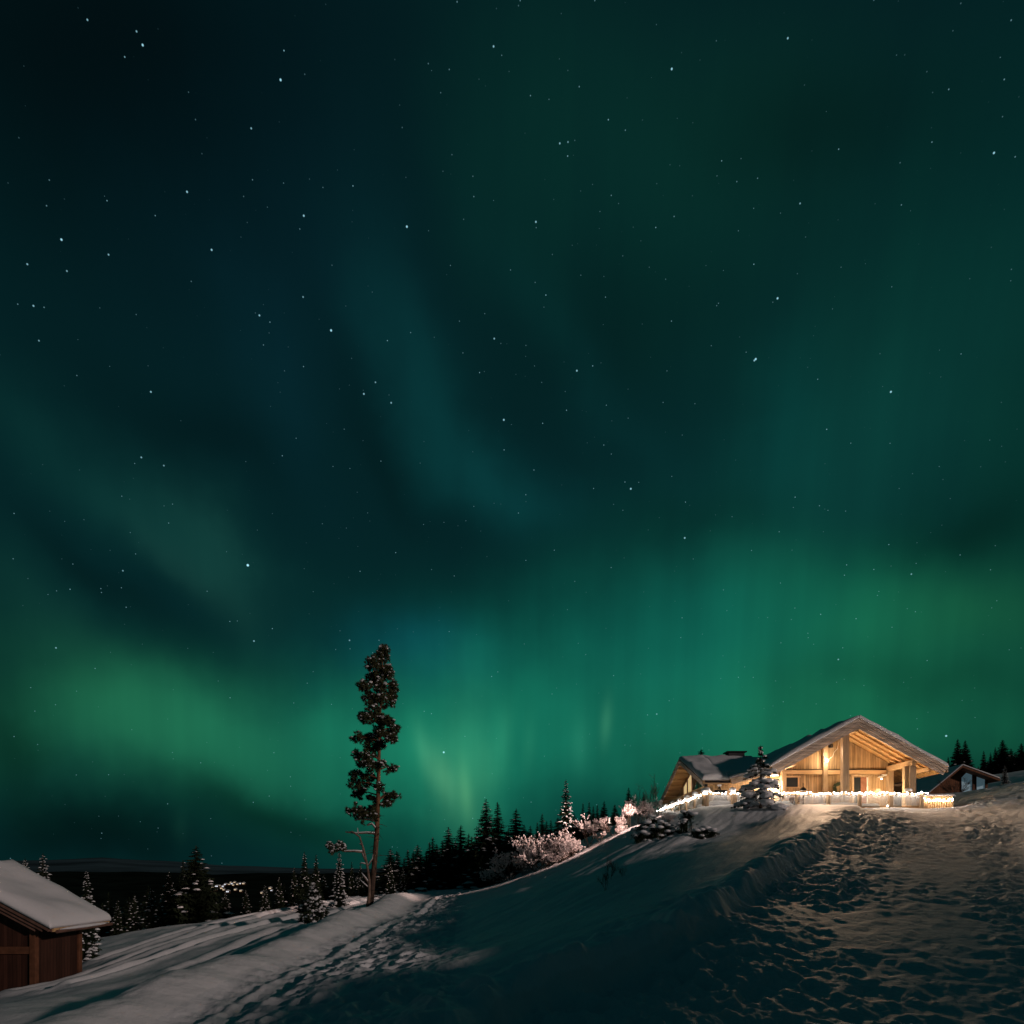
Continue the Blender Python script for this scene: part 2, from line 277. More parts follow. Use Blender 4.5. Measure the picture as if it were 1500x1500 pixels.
def tag(o, label=None, cat=None, group=None, kind=None):
    if label: o['label'] = label
    if cat: o['category'] = cat
    if group: o['group'] = group
    if kind: o['kind'] = kind
    return o
def empty(name, loc, label=None, cat=None, group=None, rz=0):
    o = bpy.data.objects.new(name, None); C.objects.link(o); o.location = loc; o.rotation_euler = (0, 0, rz); o.empty_display_size = .3
    return tag(o, label, cat, group)
class MB:
    def __init__(s): s.v = []; s.f = []
    def quadbox(s, x0, x1, y0, y1, z0, z1):
        n = len(s.v); s.v += [(x0, y0, z0), (x1, y0, z0), (x1, y1, z0), (x0, y1, z0), (x0, y0, z1), (x1, y0, z1), (x1, y1, z1), (x0, y1, z1)]
        s.f += [(n, n+3, n+2, n+1), (n+4, n+5, n+6, n+7), (n, n+1, n+5, n+4), (n+1, n+2, n+6, n+5), (n+2, n+3, n+7, n+6), (n+3, n, n+4, n+7)]; return s
    def prism(s, poly, axis, a, b):
        """poly: list of (p,q); axis 'y': (x,z) outline extruded along y; axis 'x': (y,z) outline extruded along x; 'z': (x,y)"""
        n = len(s.v); k = len(poly)
        for t in (a, b):
            for p, q in poly: s.v.append((p, t, q) if axis == 'y' else ((t, p, q) if axis == 'x' else (p, q, t)))
        s.f += [tuple(range(n, n+k)), tuple(range(n+2*k-1, n+k-1, -1))]
        s.f += [(n+i, n+k+i, n+k+(i+1) % k, n+(i+1) % k) for i in range(k)]; return s
    def tube(s, pts, rads, k=6, cap=True):
        pts = [Vector(p) for p in pts]; n0 = len(s.v)
        if isinstance(rads, (int, float)): rads = [rads]*len(pts)
        for i, p in enumerate(pts):
            t = (pts[min(i+1, len(pts)-1)]-pts[max(i-1, 0)])
            if t.length < 1e-9: t = Vector((0, 0, 1))
            t.normalize(); a = t.cross(Vector((0, 0, 1)) if abs(t.z) < .95 else Vector((1, 0, 0))).normalized(); b = t.cross(a)
            for j in range(k):
                th = 2*PI*j/k; q = p+(a*math.cos(th)+b*math.sin(th))*rads[i]; s.v.append(tuple(q))
        for i in range(len(pts)-1):
            for j in range(k):
                s.f.append((n0+i*k+j, n0+i*k+(j+1) % k, n0+(i+1)*k+(j+1) % k, n0+(i+1)*k+j))
        if cap and k > 3: s.f += [tuple(n0+j for j in range(k))[::-1], tuple(n0+(len(pts)-1)*k+j for j in range(k))]
        return s
    def blob(s, c, rx, ry, rz, nu=8, nv=6, rough=0, rng=None):
        n = len(s.v); c = Vector(c); sd_ = rng.random()*9 if rng else 0
        for i in range(1, nv):
            ph = PI*i/nv
            for j in range(nu):
                th = 2*PI*j/nu
                k = 1+(rng.uniform(-rough, rough) if rng else 0)
                s.v.append((c.x+rx*k*math.sin(ph)*math.cos(th), c.y+ry*k*math.sin(ph)*math.sin(th), c.z+rz*k*math.cos(ph)))
        s.v += [(c.x, c.y, c.z+rz), (c.x, c.y, c.z-rz)]; T = n+(nv-1)*nu; B = T+1
        for j in range(nu):
            s.f.append((T, n+j, n+(j+1) % nu)); s.f.append((B, n+(nv-2)*nu+(j+1) % nu, n+(nv-2)*nu+j))
            for i in range(nv-2): s.f.append((n+i*nu+j, n+(i+1)*nu+j, n+(i+1)*nu+(j+1) % nu, n+i*nu+(j+1) % nu))
        return s
    def tri(s, a, b, c): n = len(s.v); s.v += [tuple(a), tuple(b), tuple(c)]; s.f.append((n, n+1, n+2))
    def quad(s, a, b, c, d): n = len(s.v); s.v += [tuple(a), tuple(b), tuple(c), tuple(d)]; s.f.append((n, n+1, n+2, n+3))
    def build(s, name, mat, parent=None, smooth=False, bevel=0, local=False):
        off = Vector((0, 0, 0)); p = parent
        if not local:
            while p is not None: off += p.location; p = p.parent
        me = bpy.data.meshes.new(name); me.from_pydata([(v[0]-off.x, v[1]-off.y, v[2]-off.z) for v in s.v], [], s.f); me.update()
        me.materials.append(mat)
        if smooth: me.shade_smooth()
        o = bpy.data.objects.new(name, me); C.objects.link(o); o.parent = parent
        if bevel:
            m = o.modifiers.new('bevel', 'BEVEL'); m.width = bevel; m.segments = 2; m.limit_method = 'ANGLE'
        return o
def build2(a, ma, b, mb, name, parent, local=False):
    """crown and the snow lying in it as ONE mesh with two materials"""
    n = len(a.v); k = len(a.f); m_ = MB(); m_.v = a.v+b.v; m_.f = a.f+[tuple(i+n for i in f) for f in b.f]
    o = m_.build(name, ma, parent, local=local); o.data.materials.append(mb); o.data.polygons.foreach_set('material_index', [0]*k+[1]*len(b.f)); return o
def boxes(*bs):
    m = MB()
    for b in bs: m.quadbox(*b)
    return m
def copy_tree(o, parent=None):
    c = o.copy(); C.objects.link(c); c.parent = parent
    for ch in list(o.children): copy_tree(ch, c)
    return c

# ------------------------------------------------------------------ materials
def newmat(name):
    m = bpy.data.materials.new(name); m.use_nodes = True; t = m.node_tree; b = t.nodes['Principled BSDF']; return m, t, b
def nd(t, ty, **k):
    n = t.nodes.new(ty)
    for a, b in k.items(): setattr(n, a, b)
    return n
def flat(name, col, rough=.7, metal=0, noise=.25, scale=6, bump=0, spec=.2):
    m, t, b = newmat(name); b.inputs['Roughness'].default_value = rough; b.inputs['Metallic'].default_value = metal
    b.inputs['Specular IOR Level'].default_value = spec
    c = nd(t, 'ShaderNodeTexCoord'); n = nd(t, 'ShaderNodeTexNoise'); n.inputs['Scale'].default_value = scale; n.inputs['Detail'].default_value = 5
    t.links.new(c.outputs['Object'], n.inputs['Vector'])
    r = nd(t, 'ShaderNodeValToRGB'); t.links.new(n.outputs[0], r.inputs[0])
    r.color_ramp.elements[0].position = .3; r.color_ramp.elements[1].position = .7
    r.color_ramp.elements[0].color = (*[x*(1-noise) for x in col], 1); r.color_ramp.elements[1].color = (*[min(1, x*(1+noise)) for x in col], 1)
    t.links.new(r.outputs[0], b.inputs['Base Color'])
    if bump:
        bp = nd(t, 'ShaderNodeBump'); bp.inputs['Strength'].default_value = bump; bp.inputs['Distance'].default_value = .05
        t.links.new(n.outputs[0], bp.inputs['Height']); t.links.new(bp.outputs[0], b.inputs['Normal'])
    return m
def snowmat(name, col=(.80, .82, .86), b1=.45, s1=5, b2=.4, s2=32):
    m, t, b = newmat(name); b.inputs['Roughness'].default_value = .65; b.inputs['Specular IOR Level'].default_value = .3
    c = nd(t, 'ShaderNodeNewGeometry'); prev = None
    n0 = nd(t, 'ShaderNodeTexNoise'); n0.inputs['Scale'].default_value = .6; n0.inputs['Detail'].default_value = 4; t.links.new(c.outputs['Position'], n0.inputs['Vector'])
    r = nd(t, 'ShaderNodeMixRGB'); r.inputs[1].default_value = (col[0]*.9, col[1]*.91, col[2]*.92, 1); r.inputs[2].default_value = (*col, 1)
    t.links.new(n0.outputs[0], r.inputs[0]); t.links.new(r.outputs[0], b.inputs['Base Color'])
    for s, k, dist in ((s1, b1, .06), (s2, b2, .012)):
        n = nd(t, 'ShaderNodeTexNoise'); n.inputs['Scale'].default_value = s; n.inputs['Detail'].default_value = 6; n.inputs['Roughness'].default_value = .62
        t.links.new(c.outputs['Position'], n.inputs['Vector'])
        bp = nd(t, 'ShaderNodeBump'); bp.inputs['Strength'].default_value = k; bp.inputs['Distance'].default_value = dist
        t.links.new(n.outputs[0], bp.inputs['Height'])
        if prev: t.links.new(prev.outputs[0], bp.inputs['Normal'])
        prev = bp
    t.links.new(prev.outputs[0], b.inputs['Normal']); return m
def wood(name, col, axis='X', board=.14, dark=.45, rough=.7, knots=True, vert='Z', seam=True):
    """boards stacked along `axis`, grain along `vert`"""
    m, t, b = newmat(name); b.inputs['Roughness'].default_value = rough; b.inputs['Specular IOR Level'].default_value = .25
    g = nd(t, 'ShaderNodeNewGeometry'); s = nd(t, 'ShaderNodeSeparateXYZ'); t.links.new(g.outputs['Position'], s.inputs[0])
    d = nd(t, 'ShaderNodeMath', operation='DIVIDE'); t.links.new(s.outputs[axis], d.inputs[0]); d.inputs[1].default_value = board
    fl = nd(t, 'ShaderNodeMath', operation='FLOOR'); t.links.new(d.outputs[0], fl.inputs[0])
    fr = nd(t, 'ShaderNodeMath', operation='FRACT'); t.links.new(d.outputs[0], fr.inputs[0])
    wnn = nd(t, 'ShaderNodeTexWhiteNoise', noise_dimensions='1D'); t.links.new(fl.outputs[0], wnn.inputs['W'])
    sc = {'X': [18, 18, 18], 'Y': [18, 18, 18], 'Z': [18, 18, 18]}[axis]; sc['XYZ'.index(vert)] = 1.3
    mp = nd(t, 'ShaderNodeMapping'); mp.inputs['Scale'].default_value = sc; t.links.new(g.outputs['Position'], mp.inputs['Vector'])
    ml = nd(t, 'ShaderNodeVectorMath', operation='ADD'); t.links.new(mp.outputs[0], ml.inputs[0])
    cb = nd(t, 'ShaderNodeVectorMath', operation='SCALE'); t.links.new(wnn.outputs['Color'], cb.inputs[0]); cb.inputs['Scale'].default_value = 30; t.links.new(cb.outputs[0], ml.inputs[1])
    n = nd(t, 'ShaderNodeTexNoise'); n.inputs['Scale'].default_value = 1; n.inputs['Detail'].default_value = 5; t.links.new(ml.outputs[0], n.inputs['Vector'])
    big = nd(t, 'ShaderNodeTexNoise'); big.inputs['Scale'].default_value = 1.1; big.inputs['Detail'].default_value = 3; t.links.new(g.outputs['Position'], big.inputs['Vector'])
    a1 = nd(t, 'ShaderNodeMath', operation='MULTIPLY_ADD'); t.links.new(wnn.outputs['Value'], a1.inputs[0]); a1.inputs[1].default_value = .45; t.links.new(n.outputs[0], a1.inputs[2])
    a2 = nd(t, 'ShaderNodeMath', operation='MULTIPLY_ADD'); t.links.new(big.outputs[0], a2.inputs[0]); a2.inputs[1].default_value = .5; t.links.new(a1.outputs[0], a2.inputs[2])
    r = nd(t, 'ShaderNodeMapRange'); t.links.new(a2.outputs[0], r.inputs[0]); r.inputs[1].default_value = .6; r.inputs[2].default_value = 1.35
    mix = nd(t, 'ShaderNodeMixRGB'); mix.inputs[1].default_value = (*[x*dark for x in col], 1); mix.inputs[2].default_value = (*[min(1, x*1.25) for x in col], 1); t.links.new(r.outputs[0], mix.inputs[0])
    t.links.new(mix.outputs[0], b.inputs['Base Color'])
    if seam:
        sm = nd(t, 'ShaderNodeMath', operation='LESS_THAN'); t.links.new(fr.outputs[0], sm.inputs[0]); sm.inputs[1].default_value = .10
        m2 = nd(t, 'ShaderNodeMixRGB'); t.links.new(sm.outputs[0], m2.inputs[0]); t.links.new(mix.outputs[0], m2.inputs[1]); m2.inputs[2].default_value = (*[x*.28 for x in col], 1)
        t.links.new(m2.outputs[0], b.inputs['Base Color'])
    bp = nd(t, 'ShaderNodeBump'); bp.inputs['Strength'].default_value = .3; bp.inputs['Distance'].default_value = .01
    t.links.new(n.outputs[0], bp.inputs['Height']); t.links.new(bp.outputs[0], b.inputs['Normal'])
    return m
def emis(name, col, strength):
    m, t, b = newmat(name); b.inputs['Base Color'].default_value = (*col, 1); b.inputs['Emission Color'].default_value = (*col, 1); b.inputs['Emission Strength'].default_value = strength
    return m
M = dict(
 snow=snowmat('snow_untouched'), road=snowmat('snow_packed', (.72, .75, .80), .5, 7, .3, 38), drive=snowmat('snow_trampled', (.74, .75, .78), .5, 6, .3, 30),
 cap=snowmat('snow_cap', (.82, .83, .87), .3, 3, .1, 30),
 bark=flat('spruce_bark', (.06, .045, .035), .9, 0, .4, 9, .5), pbark=flat('pine_bark', (.30, .13, .065), .9, 0, .5, 5, .8), deadwood=flat('dead_wood', (.20, .14, .11), .9, 0, .4, 6, .6),
 needle=flat('spruce_needles', (.022, .032, .018), .9, 0, .5, 3, 0, .03), pneedle=flat('pine_needles', (.045, .05, .022), .8, 0, .5, 3),
 frost=flat('frosted_twigs', (.72, .66, .66), .8, 0, .25, 8), twig=flat('bare_twigs', (.10, .06, .045), .9, 0, .3, 8),
 wall=wood('pine_cladding', (.50, .335, .185), 'X', .17), beam=wood('pine_beam', (.55, .37, .21), 'Z', .9, .55, seam=False, vert='X'),
 post=wood('pine_post', (.50, .36, .23), 'X', .9, .55, seam=False), ceil=wood('pine_ceiling', (.60, .37, .16), 'Y', .12, .6, vert='X'),
 rafter=wood('pine_rafter', (.62, .40, .20), 'Y', .9, .6, seam=False, vert='X'),
 barge=wood('weathered_fascia', (.62, .51, .43), 'Z', .07, .4, vert='X', seam=False), sidewall=wood('pine_side_cladding', (.48, .33, .19), 'Y', .17),
 brown=wood('brown_stained_boards', (.065, .026, .017), 'X', .16, .5), browny=wood('brown_side_boards', (.06, .026, .018), 'Y', .16, .5), brownpost=flat('brown_stained_posts', (.14, .06, .033), .7, 0, .3, 4),
 browndark=flat('brown_fascia', (.16, .09, .07), .7, 0, .3, 4), nwall=wood('neighbour_boards', (.22, .085, .035), 'X', .2, .5),
 black=flat('black_metal', (.02, .02, .022), .45, .3, .2, 5), grey=flat('grey_metal', (.25, .25, .26), .5, .5, .1, 5), white=flat('white_plastic', (.8, .8, .78), .5, 0, .05, 5),
 dark=flat('dark_interior', (.02, .014, .012), .4, 0, .3, 3), wreath=flat('wreath_green', (.06, .08, .05), .9, 0, .5, 20, .5), roofing=flat('roofing_felt', (.05, .05, .055), .8, 0, .2, 4),
 valley=flat('forested_land', (.009, .015, .012), 1, 0, .5, .02, 0, 0), farsnow=flat('far_hazed_snow', (.06, .10, .12), 1, 0, .6, .0012, 0, 0), curtain=flat('curtain', (.25, .12, .08), .9, 0, .2, 5),
)
M['bulb'] = emis('led_bulb', (1.0, .84, .70), 60); M['cool'] = emis('sky_reflection_glow', (.42, .70, .85), .085); M['lit'] = emis('lit_pane', (1.0, .72, .36), .55); M['globe'] = emis('globe_lamp_glass', (1.0, .9, .75), 14); M['lamp'] = emis('lamp_lens', (1.0, .86, .68), 60)
M['town'] = emis('town_window', (1.0, .78, .5), .8); M['town2'] = emis('town_white_lamp', (.85, .9, 1.0), 1.1)
m, t, b = newmat('pine_bark_orange_above'); b.inputs['Roughness'].default_value = .9
g = nd(t, 'ShaderNodeNewGeometry'); sp = nd(t, 'ShaderNodeSeparateXYZ'); t.links.new(g.outputs['Position'], sp.inputs[0])
mp = nd(t, 'ShaderNodeMapping'); mp.inputs['Scale'].default_value = (9, 9, 2.2); t.links.new(g.outputs['Position'], mp.inputs['Vector'])
n = nd(t, 'ShaderNodeTexNoise'); n.inputs['Scale'].default_value = 1; n.inputs['Detail'].default_value = 5; t.links.new(mp.outputs[0], n.inputs['Vector'])
r = nd(t, 'ShaderNodeMapRange'); t.links.new(sp.outputs['Z'], r.inputs[0]); r.inputs[1].default_value = -1.0; r.inputs[2].default_value = 4.0
x1 = nd(t, 'ShaderNodeMixRGB'); x1.inputs[1].default_value = (.07, .045, .032, 1); x1.inputs[2].default_value = (.24, .11, .055, 1); t.links.new(r.outputs[0], x1.inputs[0])
x2 = nd(t, 'ShaderNodeMixRGB', blend_type='MULTIPLY'); x2.inputs[0].default_value = 1; t.links.new(x1.outputs[0], x2.inputs[1])
rr_ = nd(t, 'ShaderNodeMapRange'); t.links.new(n.outputs[0], rr_.inputs[0]); rr_.inputs[1].default_value = .35; rr_.inputs[2].default_value = .62; rr_.inputs[3].default_value = .25; rr_.inputs[4].default_value = 1.3
t.links.new(rr_.outputs[0], x2.inputs[2]); t.links.new(x2.outputs[0], b.inputs['Base Color'])
bp = nd(t, 'ShaderNodeBump'); bp.inputs['Strength'].default_value = .8; bp.inputs['Distance'].default_value = .05; t.links.new(n.outputs[0], bp.inputs['Height']); t.links.new(bp.outputs[0], b.inputs['Normal'])
M['pbark'] = m
def glassmat(name, tint, gl):
    m = bpy.data.materials.new(name); m.use_nodes = True; t = m.node_tree; t.nodes.clear()
    o = nd(t, 'ShaderNodeOutputMaterial'); a = nd(t, 'ShaderNodeBsdfTransparent'); a.inputs[0].default_value = (*tint, 1); g = nd(t, 'ShaderNodeBsdfDiffuse'); g.inputs[0].default_value = (.8, .8, .8, 1)
    s = nd(t, 'ShaderNodeBsdfGlossy'); s.inputs['Roughness'].default_value = .05
    x = nd(t, 'ShaderNodeMixShader'); x.inputs[0].default_value = gl; t.links.new(a.outputs[0], x.inputs[1]); t.links.new(g.outputs[0], x.inputs[2])
    y = nd(t, 'ShaderNodeMixShader'); y.inputs[0].default_value = .08; t.links.new(x.outputs[0], y.inputs[1]); t.links.new(s.outputs[0], y.inputs[2]); t.links.new(y.outputs[0], o.inputs[0]); return m
M['glass'] = glassmat('frosted_glass_panel', (.95, .97, .97), .28)
m, t, b = newmat('window_glass'); b.inputs['Base Color'].default_value = (.03, .035, .04, 1); b.inputs['Roughness'].default_value = .08; b.inputs['Specular IOR Level'].default_value = .8; M['pane'] = m
m, t, b = newmat('reflecting_glass'); b.inputs['Base Color'].default_value = (.75, .82, .9, 1); b.inputs['Metallic'].default_value = .85; b.inputs['Roughness'].default_value = .12
M['mirror'] = m

# ------------------------------------------------------------------ terrain
def terrain():
    fine = np.radians(np.arange(-52, 50.01, .095))
    coarse = np.radians(np.arange(50.5, 307.6, 4.0))
    ang = np.r_[fine, coarse]
    rad = np.r_[np.arange(.5, 5, .5), np.geomspace(5, 66, 560), np.geomspace(67, 140, 60)]
    na, nr = len(ang), len(rad)
    A, R = np.meshgrid(ang, rad)
    X = R*np.sin(A); Y = R*np.cos(A)
    Z = np.concatenate([H(X[i:i+40].ravel(), Y[i:i+40].ravel()) for i in range(0, nr, 40)]).reshape(nr, na)
    def normals():
        P = np.stack([X, Y, Z], -1)
        da = np.roll(P, -1, 1)-np.roll(P, 1, 1); dr = np.gradient(P, axis=0)
        n = np.cross(da, dr); n /= np.linalg.norm(n, axis=-1, keepdims=True)+1e-12; n[n[..., 2] < 0] *= -1; return n
    N = normals()
    idx = np.arange(nr*na).reshape(nr, na); nxt = np.roll(idx, -1, 1)
    q = np.stack([idx[:-1], nxt[:-1], nxt[1:], idx[1:]], -1).reshape(-1, 4)
    cx = X.ravel()[q].mean(1); cy = Y.ravel()[q].mean(1)
    isroad = (cx > -5.5) & (cx < -.8-.073*np.maximum(cy-8, 0)) & (cy > -6) & (cy < 62) & (cx < 3)
    d = pdist(cx, cy, EDGE); rg = pdist(cx, cy, REDGE)
    isdrive = (d < 0) & (rg > -.3) & (cy > 2) & (cy < 41) & ~isroad & (cx > -.9)
    P = np.stack([X.ravel(), Y.ravel(), Z.ravel()], -1); NN = N.reshape(-1, 3)
    for name, mask, mat in (('snow_ground', ~isroad & ~isdrive, M['snow']), ('road', isroad, M['road']), ('driveway', isdrive, M['drive'])):
        f = q[mask]; used, inv = np.unique(f, return_inverse=True); f = inv.reshape(-1, 4)
        me = bpy.data.meshes.new(name); me.vertices.add(len(used)); me.vertices.foreach_set('co', P[used].ravel())
        me.loops.add(f.size); me.loops.foreach_set('vertex_index', f.ravel().astype(np.int32))
        me.polygons.add(len(f)); me.polygons.foreach_set('loop_start', np.arange(0, f.size, 4, dtype=np.int32))
        me.update(calc_edges=True); me.shade_smooth(); me.normals_split_custom_set_from_vertices(NN[used].tolist())
        me.materials.append(mat); o = bpy.data.objects.new(name, me); C.objects.link(o); tag(o, kind='structure')
terrain()
def polar_sheet(name, rad, fn, mat, a0=-PI, a1=PI, n=240, kind='structure'):
    ang = np.linspace(a0, a1, n+1); A, R = np.meshgrid(ang, rad); X = R*np.sin(A); Y = R*np.cos(A); Z = fn(X, Y)
    na = n+1; m = MB(); m.v = [tuple(p) for p in np.stack([X.ravel(), Y.ravel(), Z.ravel()], -1)]
    m.f = [(i*na+j, i*na+j+1, (i+1)*na+j+1, (i+1)*na+j) for i in range(len(rad)-1) for j in range(n)]
    return tag(m.build(name, mat, smooth=True), kind=kind)
polar_sheet('valley', np.geomspace(139.5, 2600, 70), lambda X, Y: H(X, Y, False)-.3, M['valley'], n=480)
def hills(X, Y):
    r = np.hypot(X, Y); az = np.degrees(np.arctan2(X, Y)); px = 750+1000*np.tan(np.radians(np.clip(az, -70, 70)))
    top = np.interp(px, [-900, -200, 60, 150, 200, 260, 330, 400, 470, 600, 900, 1500, 3500], [.008, .006, .010, .0145, .011, .0085, .002, .0005, -.002, -.003, .0, .01, .01])
    top = top+.0012*fbm(px/60, px*0, 3, 4)
    k = np.interp(r, [2500, 5500, 7000, 9000], [0, .75, 1, .3])
    return -90*(1-k)+top*r*k*np.cos(np.radians(np.clip(az, -60, 60)))+fbm(X/700, Y/700, 3, 9)*14*k*(1-sst(r, 5000, 6800))
polar_sheet('distant_hills', np.geomspace(2500, 9000, 40), hills, M['farsnow'], n=720)  # hill snow darkened and blued; night haze is put into the colour

# ------------------------------------------------------------------ main cabin
RX = 21.3
cab = empty('lodge', (18, 50, 3.5), 'large pale timber lodge with lit porch gable and a lower side wing', 'house')
def zmain(x): return 9.15-.551*abs(x-RX)
fl = 3.66
# walls
MB().prism([(17.8, fl-1), (24.8, fl-1), (24.8, zmain(24.8)-.35), (RX, zmain(RX)-.35), (17.8, zmain(17.8)-.35)], 'y', 45.0, 56).build('wall', M['wall'], cab)
MB().prism([(14.4, fl-1), (17.79, fl-1), (17.79, 6.3), (15.95, 5.93), (14.4, 5.5)], 'y', 45.3, 50).build('wall', M['wall'], cab)
boxes((13.3, 14.39, 45.2, 55.8, fl-1, 5.45)).build('wall', M['wall'], cab)
MB().prism([(45.2, 5.46), (50, 7.28), (55.8, 5.46)], 'x', 13.35, 14.2).build('gable_wall', M['sidewall'], cab)
# roof slabs
T = .30
def slope_slab(x0, z0, x1, z1, y0, y1, t=T): return MB().prism([(x0, z0), (x1, z1), (x1, z1-t), (x0, z0-t)], 'y', y0, y1)
roofR = slope_slab(RX, 9.15, 26.75, 6.15, 42.0, 56.5).build('roof', M['ceil'], cab)
roofL = slope_slab(15.95, 6.2, RX, 9.15, 42.0, 56.5).build('roof', M['ceil'], cab)
roofE = slope_slab(14.0, 5.65, 15.949, 6.2, 43.7, 50, .25).build('roof', M['ceil'], cab)
wingF = MB().prism([(44.0, 5.6), (50, 7.9), (50, 7.65), (44.0, 5.35)], 'x', 12.3, 13.99).build('roof', M['ceil'], cab)
wingG = MB().prism([(45.0, 5.983), (50, 7.9), (50, 7.65), (45.0, 5.733)], 'x', 13.995, 17.6).build('roof', M['ceil'], cab)
wingB = MB().prism([(50.001, 7.9), (56.6, 5.4), (56.6, 5.15), (50.001, 7.65)], 'x', 12.3, 19).build('roof', M['ceil'], cab)
rng = random.Random(3)
def snow_on(parent, fz, xs, ys, th, name='roof_snow', seed=1, edge=.25, wob=.05):
    """thick rounded snow sheet over fz(x,y)"""
    nx, ny = len(xs), len(ys); m = MB()
    X, Y = np.meshgrid(xs, ys, indexing='ij')
    ex = np.minimum(X-xs[0], xs[-1]-X); ey = np.minimum(Y-ys[0], ys[-1]-Y); e = np.minimum(ex, ey)
    k = np.sqrt(np.clip(1-(1-np.clip(e/edge, 0, 1))**2, 0, 1))
    base = np.vectorize(fz)(X, Y)
    top = base+.01+th*(.25+.75*k)+k*wob*fbm(X*.9, Y*.9, 3, seed)*2
    for arr in (top, base+.006):
        m.v += [tuple(p) for p in np.stack([X.ravel(), Y.ravel(), arr.ravel()], -1)]
    n = nx*ny
    for i in range(nx-1):
        for j in range(ny-1):
            a = i*ny+j; m.f.append((a, a+ny, a+ny+1, a+1)); m.f.append((n+a, n+a+1, n+a+ny+1, n+a+ny))
    ring = [i*ny for i in range(nx)]+[(nx-1)*ny+j for j in range(1, ny)]+[i*ny+ny-1 for i in range(nx-2, -1, -1)]+[j for j in range(ny-2, 0, -1)]
    for a, b in zip(ring, ring[1:]+ring[:1]): m.f.append((a, n+a, n+b, b))
    return m.build(name, M['cap'], parent, smooth=True)
def dense(a, b, st, e=.3): return np.r_[a, a+.04, a+.1, a+.2, np.arange(a+.35, b-.35, st), b-.2, b-.1, b-.04, b]
snow_on(roofR, lambda x, y: zmain(x), dense(RX, 26.80, .3), dense(41.86, 56.5, .4), .32, seed=2, wob=.07)
snow_on(roofL, lambda x, y: zmain(x), dense(15.9, RX-.001, .3), dense(41.86, 56.5, .4), .28, seed=3, wob=.11)
snow_on(roofE, lambda x, y: 5.65+(x-14)*.2822, dense(13.95, 15.88, .2), dense(43.65, 49, .3), .22, seed=4)
snow_on(wingF, lambda x, y: 5.6+(y-44)*.3833, dense(12.25, 14.1, .2), dense(43.92, 50.0, .3), .30, seed=5, wob=.10)
snow_on(wingG, lambda x, y: 5.6+(y-44)*.3833, dense(13.8, 17.6, .4), dense(45.0, 50.0, .3), .31, seed=5, wob=.10)
snow_on(wingB, lambda x, y: 7.9-(y-50)*.379, dense(12.25, 19, .4), dense(50.001, 56.6, .5), .22, seed=6)
# barge boards (layered)
def barge(pts, y, depth, layers, mat=M['barge'], par=cab):
    (x0, z0), (x1, z1) = pts; dx, dz = x1-x0, z1-z0
    for k in range(layers):
        a = k*depth/layers; bb = (k+1)*depth/layers-.02; yy = y-.10+k*.035
        L_ = math.hypot(dx, dz); cs = abs(dx)/L_; up0 = z0 > z1; n_ = (dz/L_, -dx/L_)
        def e(q, x_, z_, high): return (x_, z_-q) if high else (x_+n_[0]*q*cs, z_+n_[1]*q*cs)
        MB().prism([e(a, x0, z0, up0), e(a, x1, z1, not up0), e(bb, x1, z1, not up0), e(bb, x0, z0, up0)], 'y', yy, yy+.05).build('bargeboard', mat, par)
barge([(15.93, 6.19), (RX, 9.14)], 41.98, .66, 3); barge([(RX+.001, 9.14), (26.77, 6.14)], 41.98, .66, 3)
barge([(13.98, 5.62), (15.85, 6.16)], 43.66, .4, 2)
for (a, b_, c_, d_) in ((43.95, 5.58, 50, 7.88), (50.001, 7.88, 56.6, 5.38)):
    for k in range(3):
        xx = 12.2+.03*k; q = .13*k
        MB().prism([(a, b_-q), (c_, d_-q), (c_, d_-q-.115), (a, b_-q-.115)], 'x', xx, xx+.05).build('bargeboard', M['barge'], cab)
boxes((12.3, 13.98, 43.93, 43.985, 5.33, 5.56)).build('fascia', M['beam'], cab)
boxes((26.79, 26.84, 42, 56.4, 5.85, 6.1)).build('fascia', M['barge'], cab)
# gutter and downpipe
MB().tube([(15.8, 43.3, 5.95), (15.9, 43.5, 5.85), (16.6, 44.6, 5.8), (17.55, 44.85, 5.72), (17.62, 44.85, 5.5), (17.62, 44.85, 3.9)], .05, 8).build('downpipe', M['black'], cab)
MB().tube([(12.4, 43.85, 5.5), (14.2, 43.85, 5.46)], .07, 8).build('gutter', M['black'], cab)
MB().tube([(26.9, 42.1, 5.9), (26.9, 56, 5.85)], .07, 8).build('gutter', M['black'], cab)
# rafters, ridge beam, plates, posts
for yy in (42.35, 42.95, 43.6, 44.25):
    MB().prism([(RX+.02, 9.15-T), (26.3, 9.15-.551*(26.3-RX)-T), (26.3, 9.15-.551*(26.3-RX)-T-.16), (RX+.02, 9.15-T-.16)], 'y', yy, yy+.12).build('rafter', M['rafter'], cab)
    MB().prism([(16.3, zmain(16.3)-T), (RX-.02, 9.15-T), (RX-.02, 9.15-T-.16), (16.3, zmain(16.3)-T-.16)], 'y', yy, yy+.12).build('rafter', M['rafter'], cab)
boxes((RX-.12, RX+.12, 42.15, 44.99, 8.38, 8.68)).build('ridge_beam', M['rafter'], cab)
boxes((24.68, 24.98, 42.15, 45.0, 6.28, 6.62)).build('plate_beam', M['beam'], cab)
boxes((17.62, 17.92, 43.0, 44.99, 6.4, 6.7)).build('plate_beam', M['beam'], cab)
boxes((25.85, 26.05, 42.15, 45, 5.98, 6.2)).build('purlin', M['beam'], cab)
boxes((20.55, 20.93, 42.35, 42.75, fl-.5, 8.5)).build('porch_post', M['post'], cab, bevel=.02)
boxes((24.62, 25.02, 42.25, 42.65, fl-.4, 6.27), (24.40, 24.60, 42.4, 42.7, fl-.4, 6.27)).build('porch_post', M['post'], cab, bevel=.02)
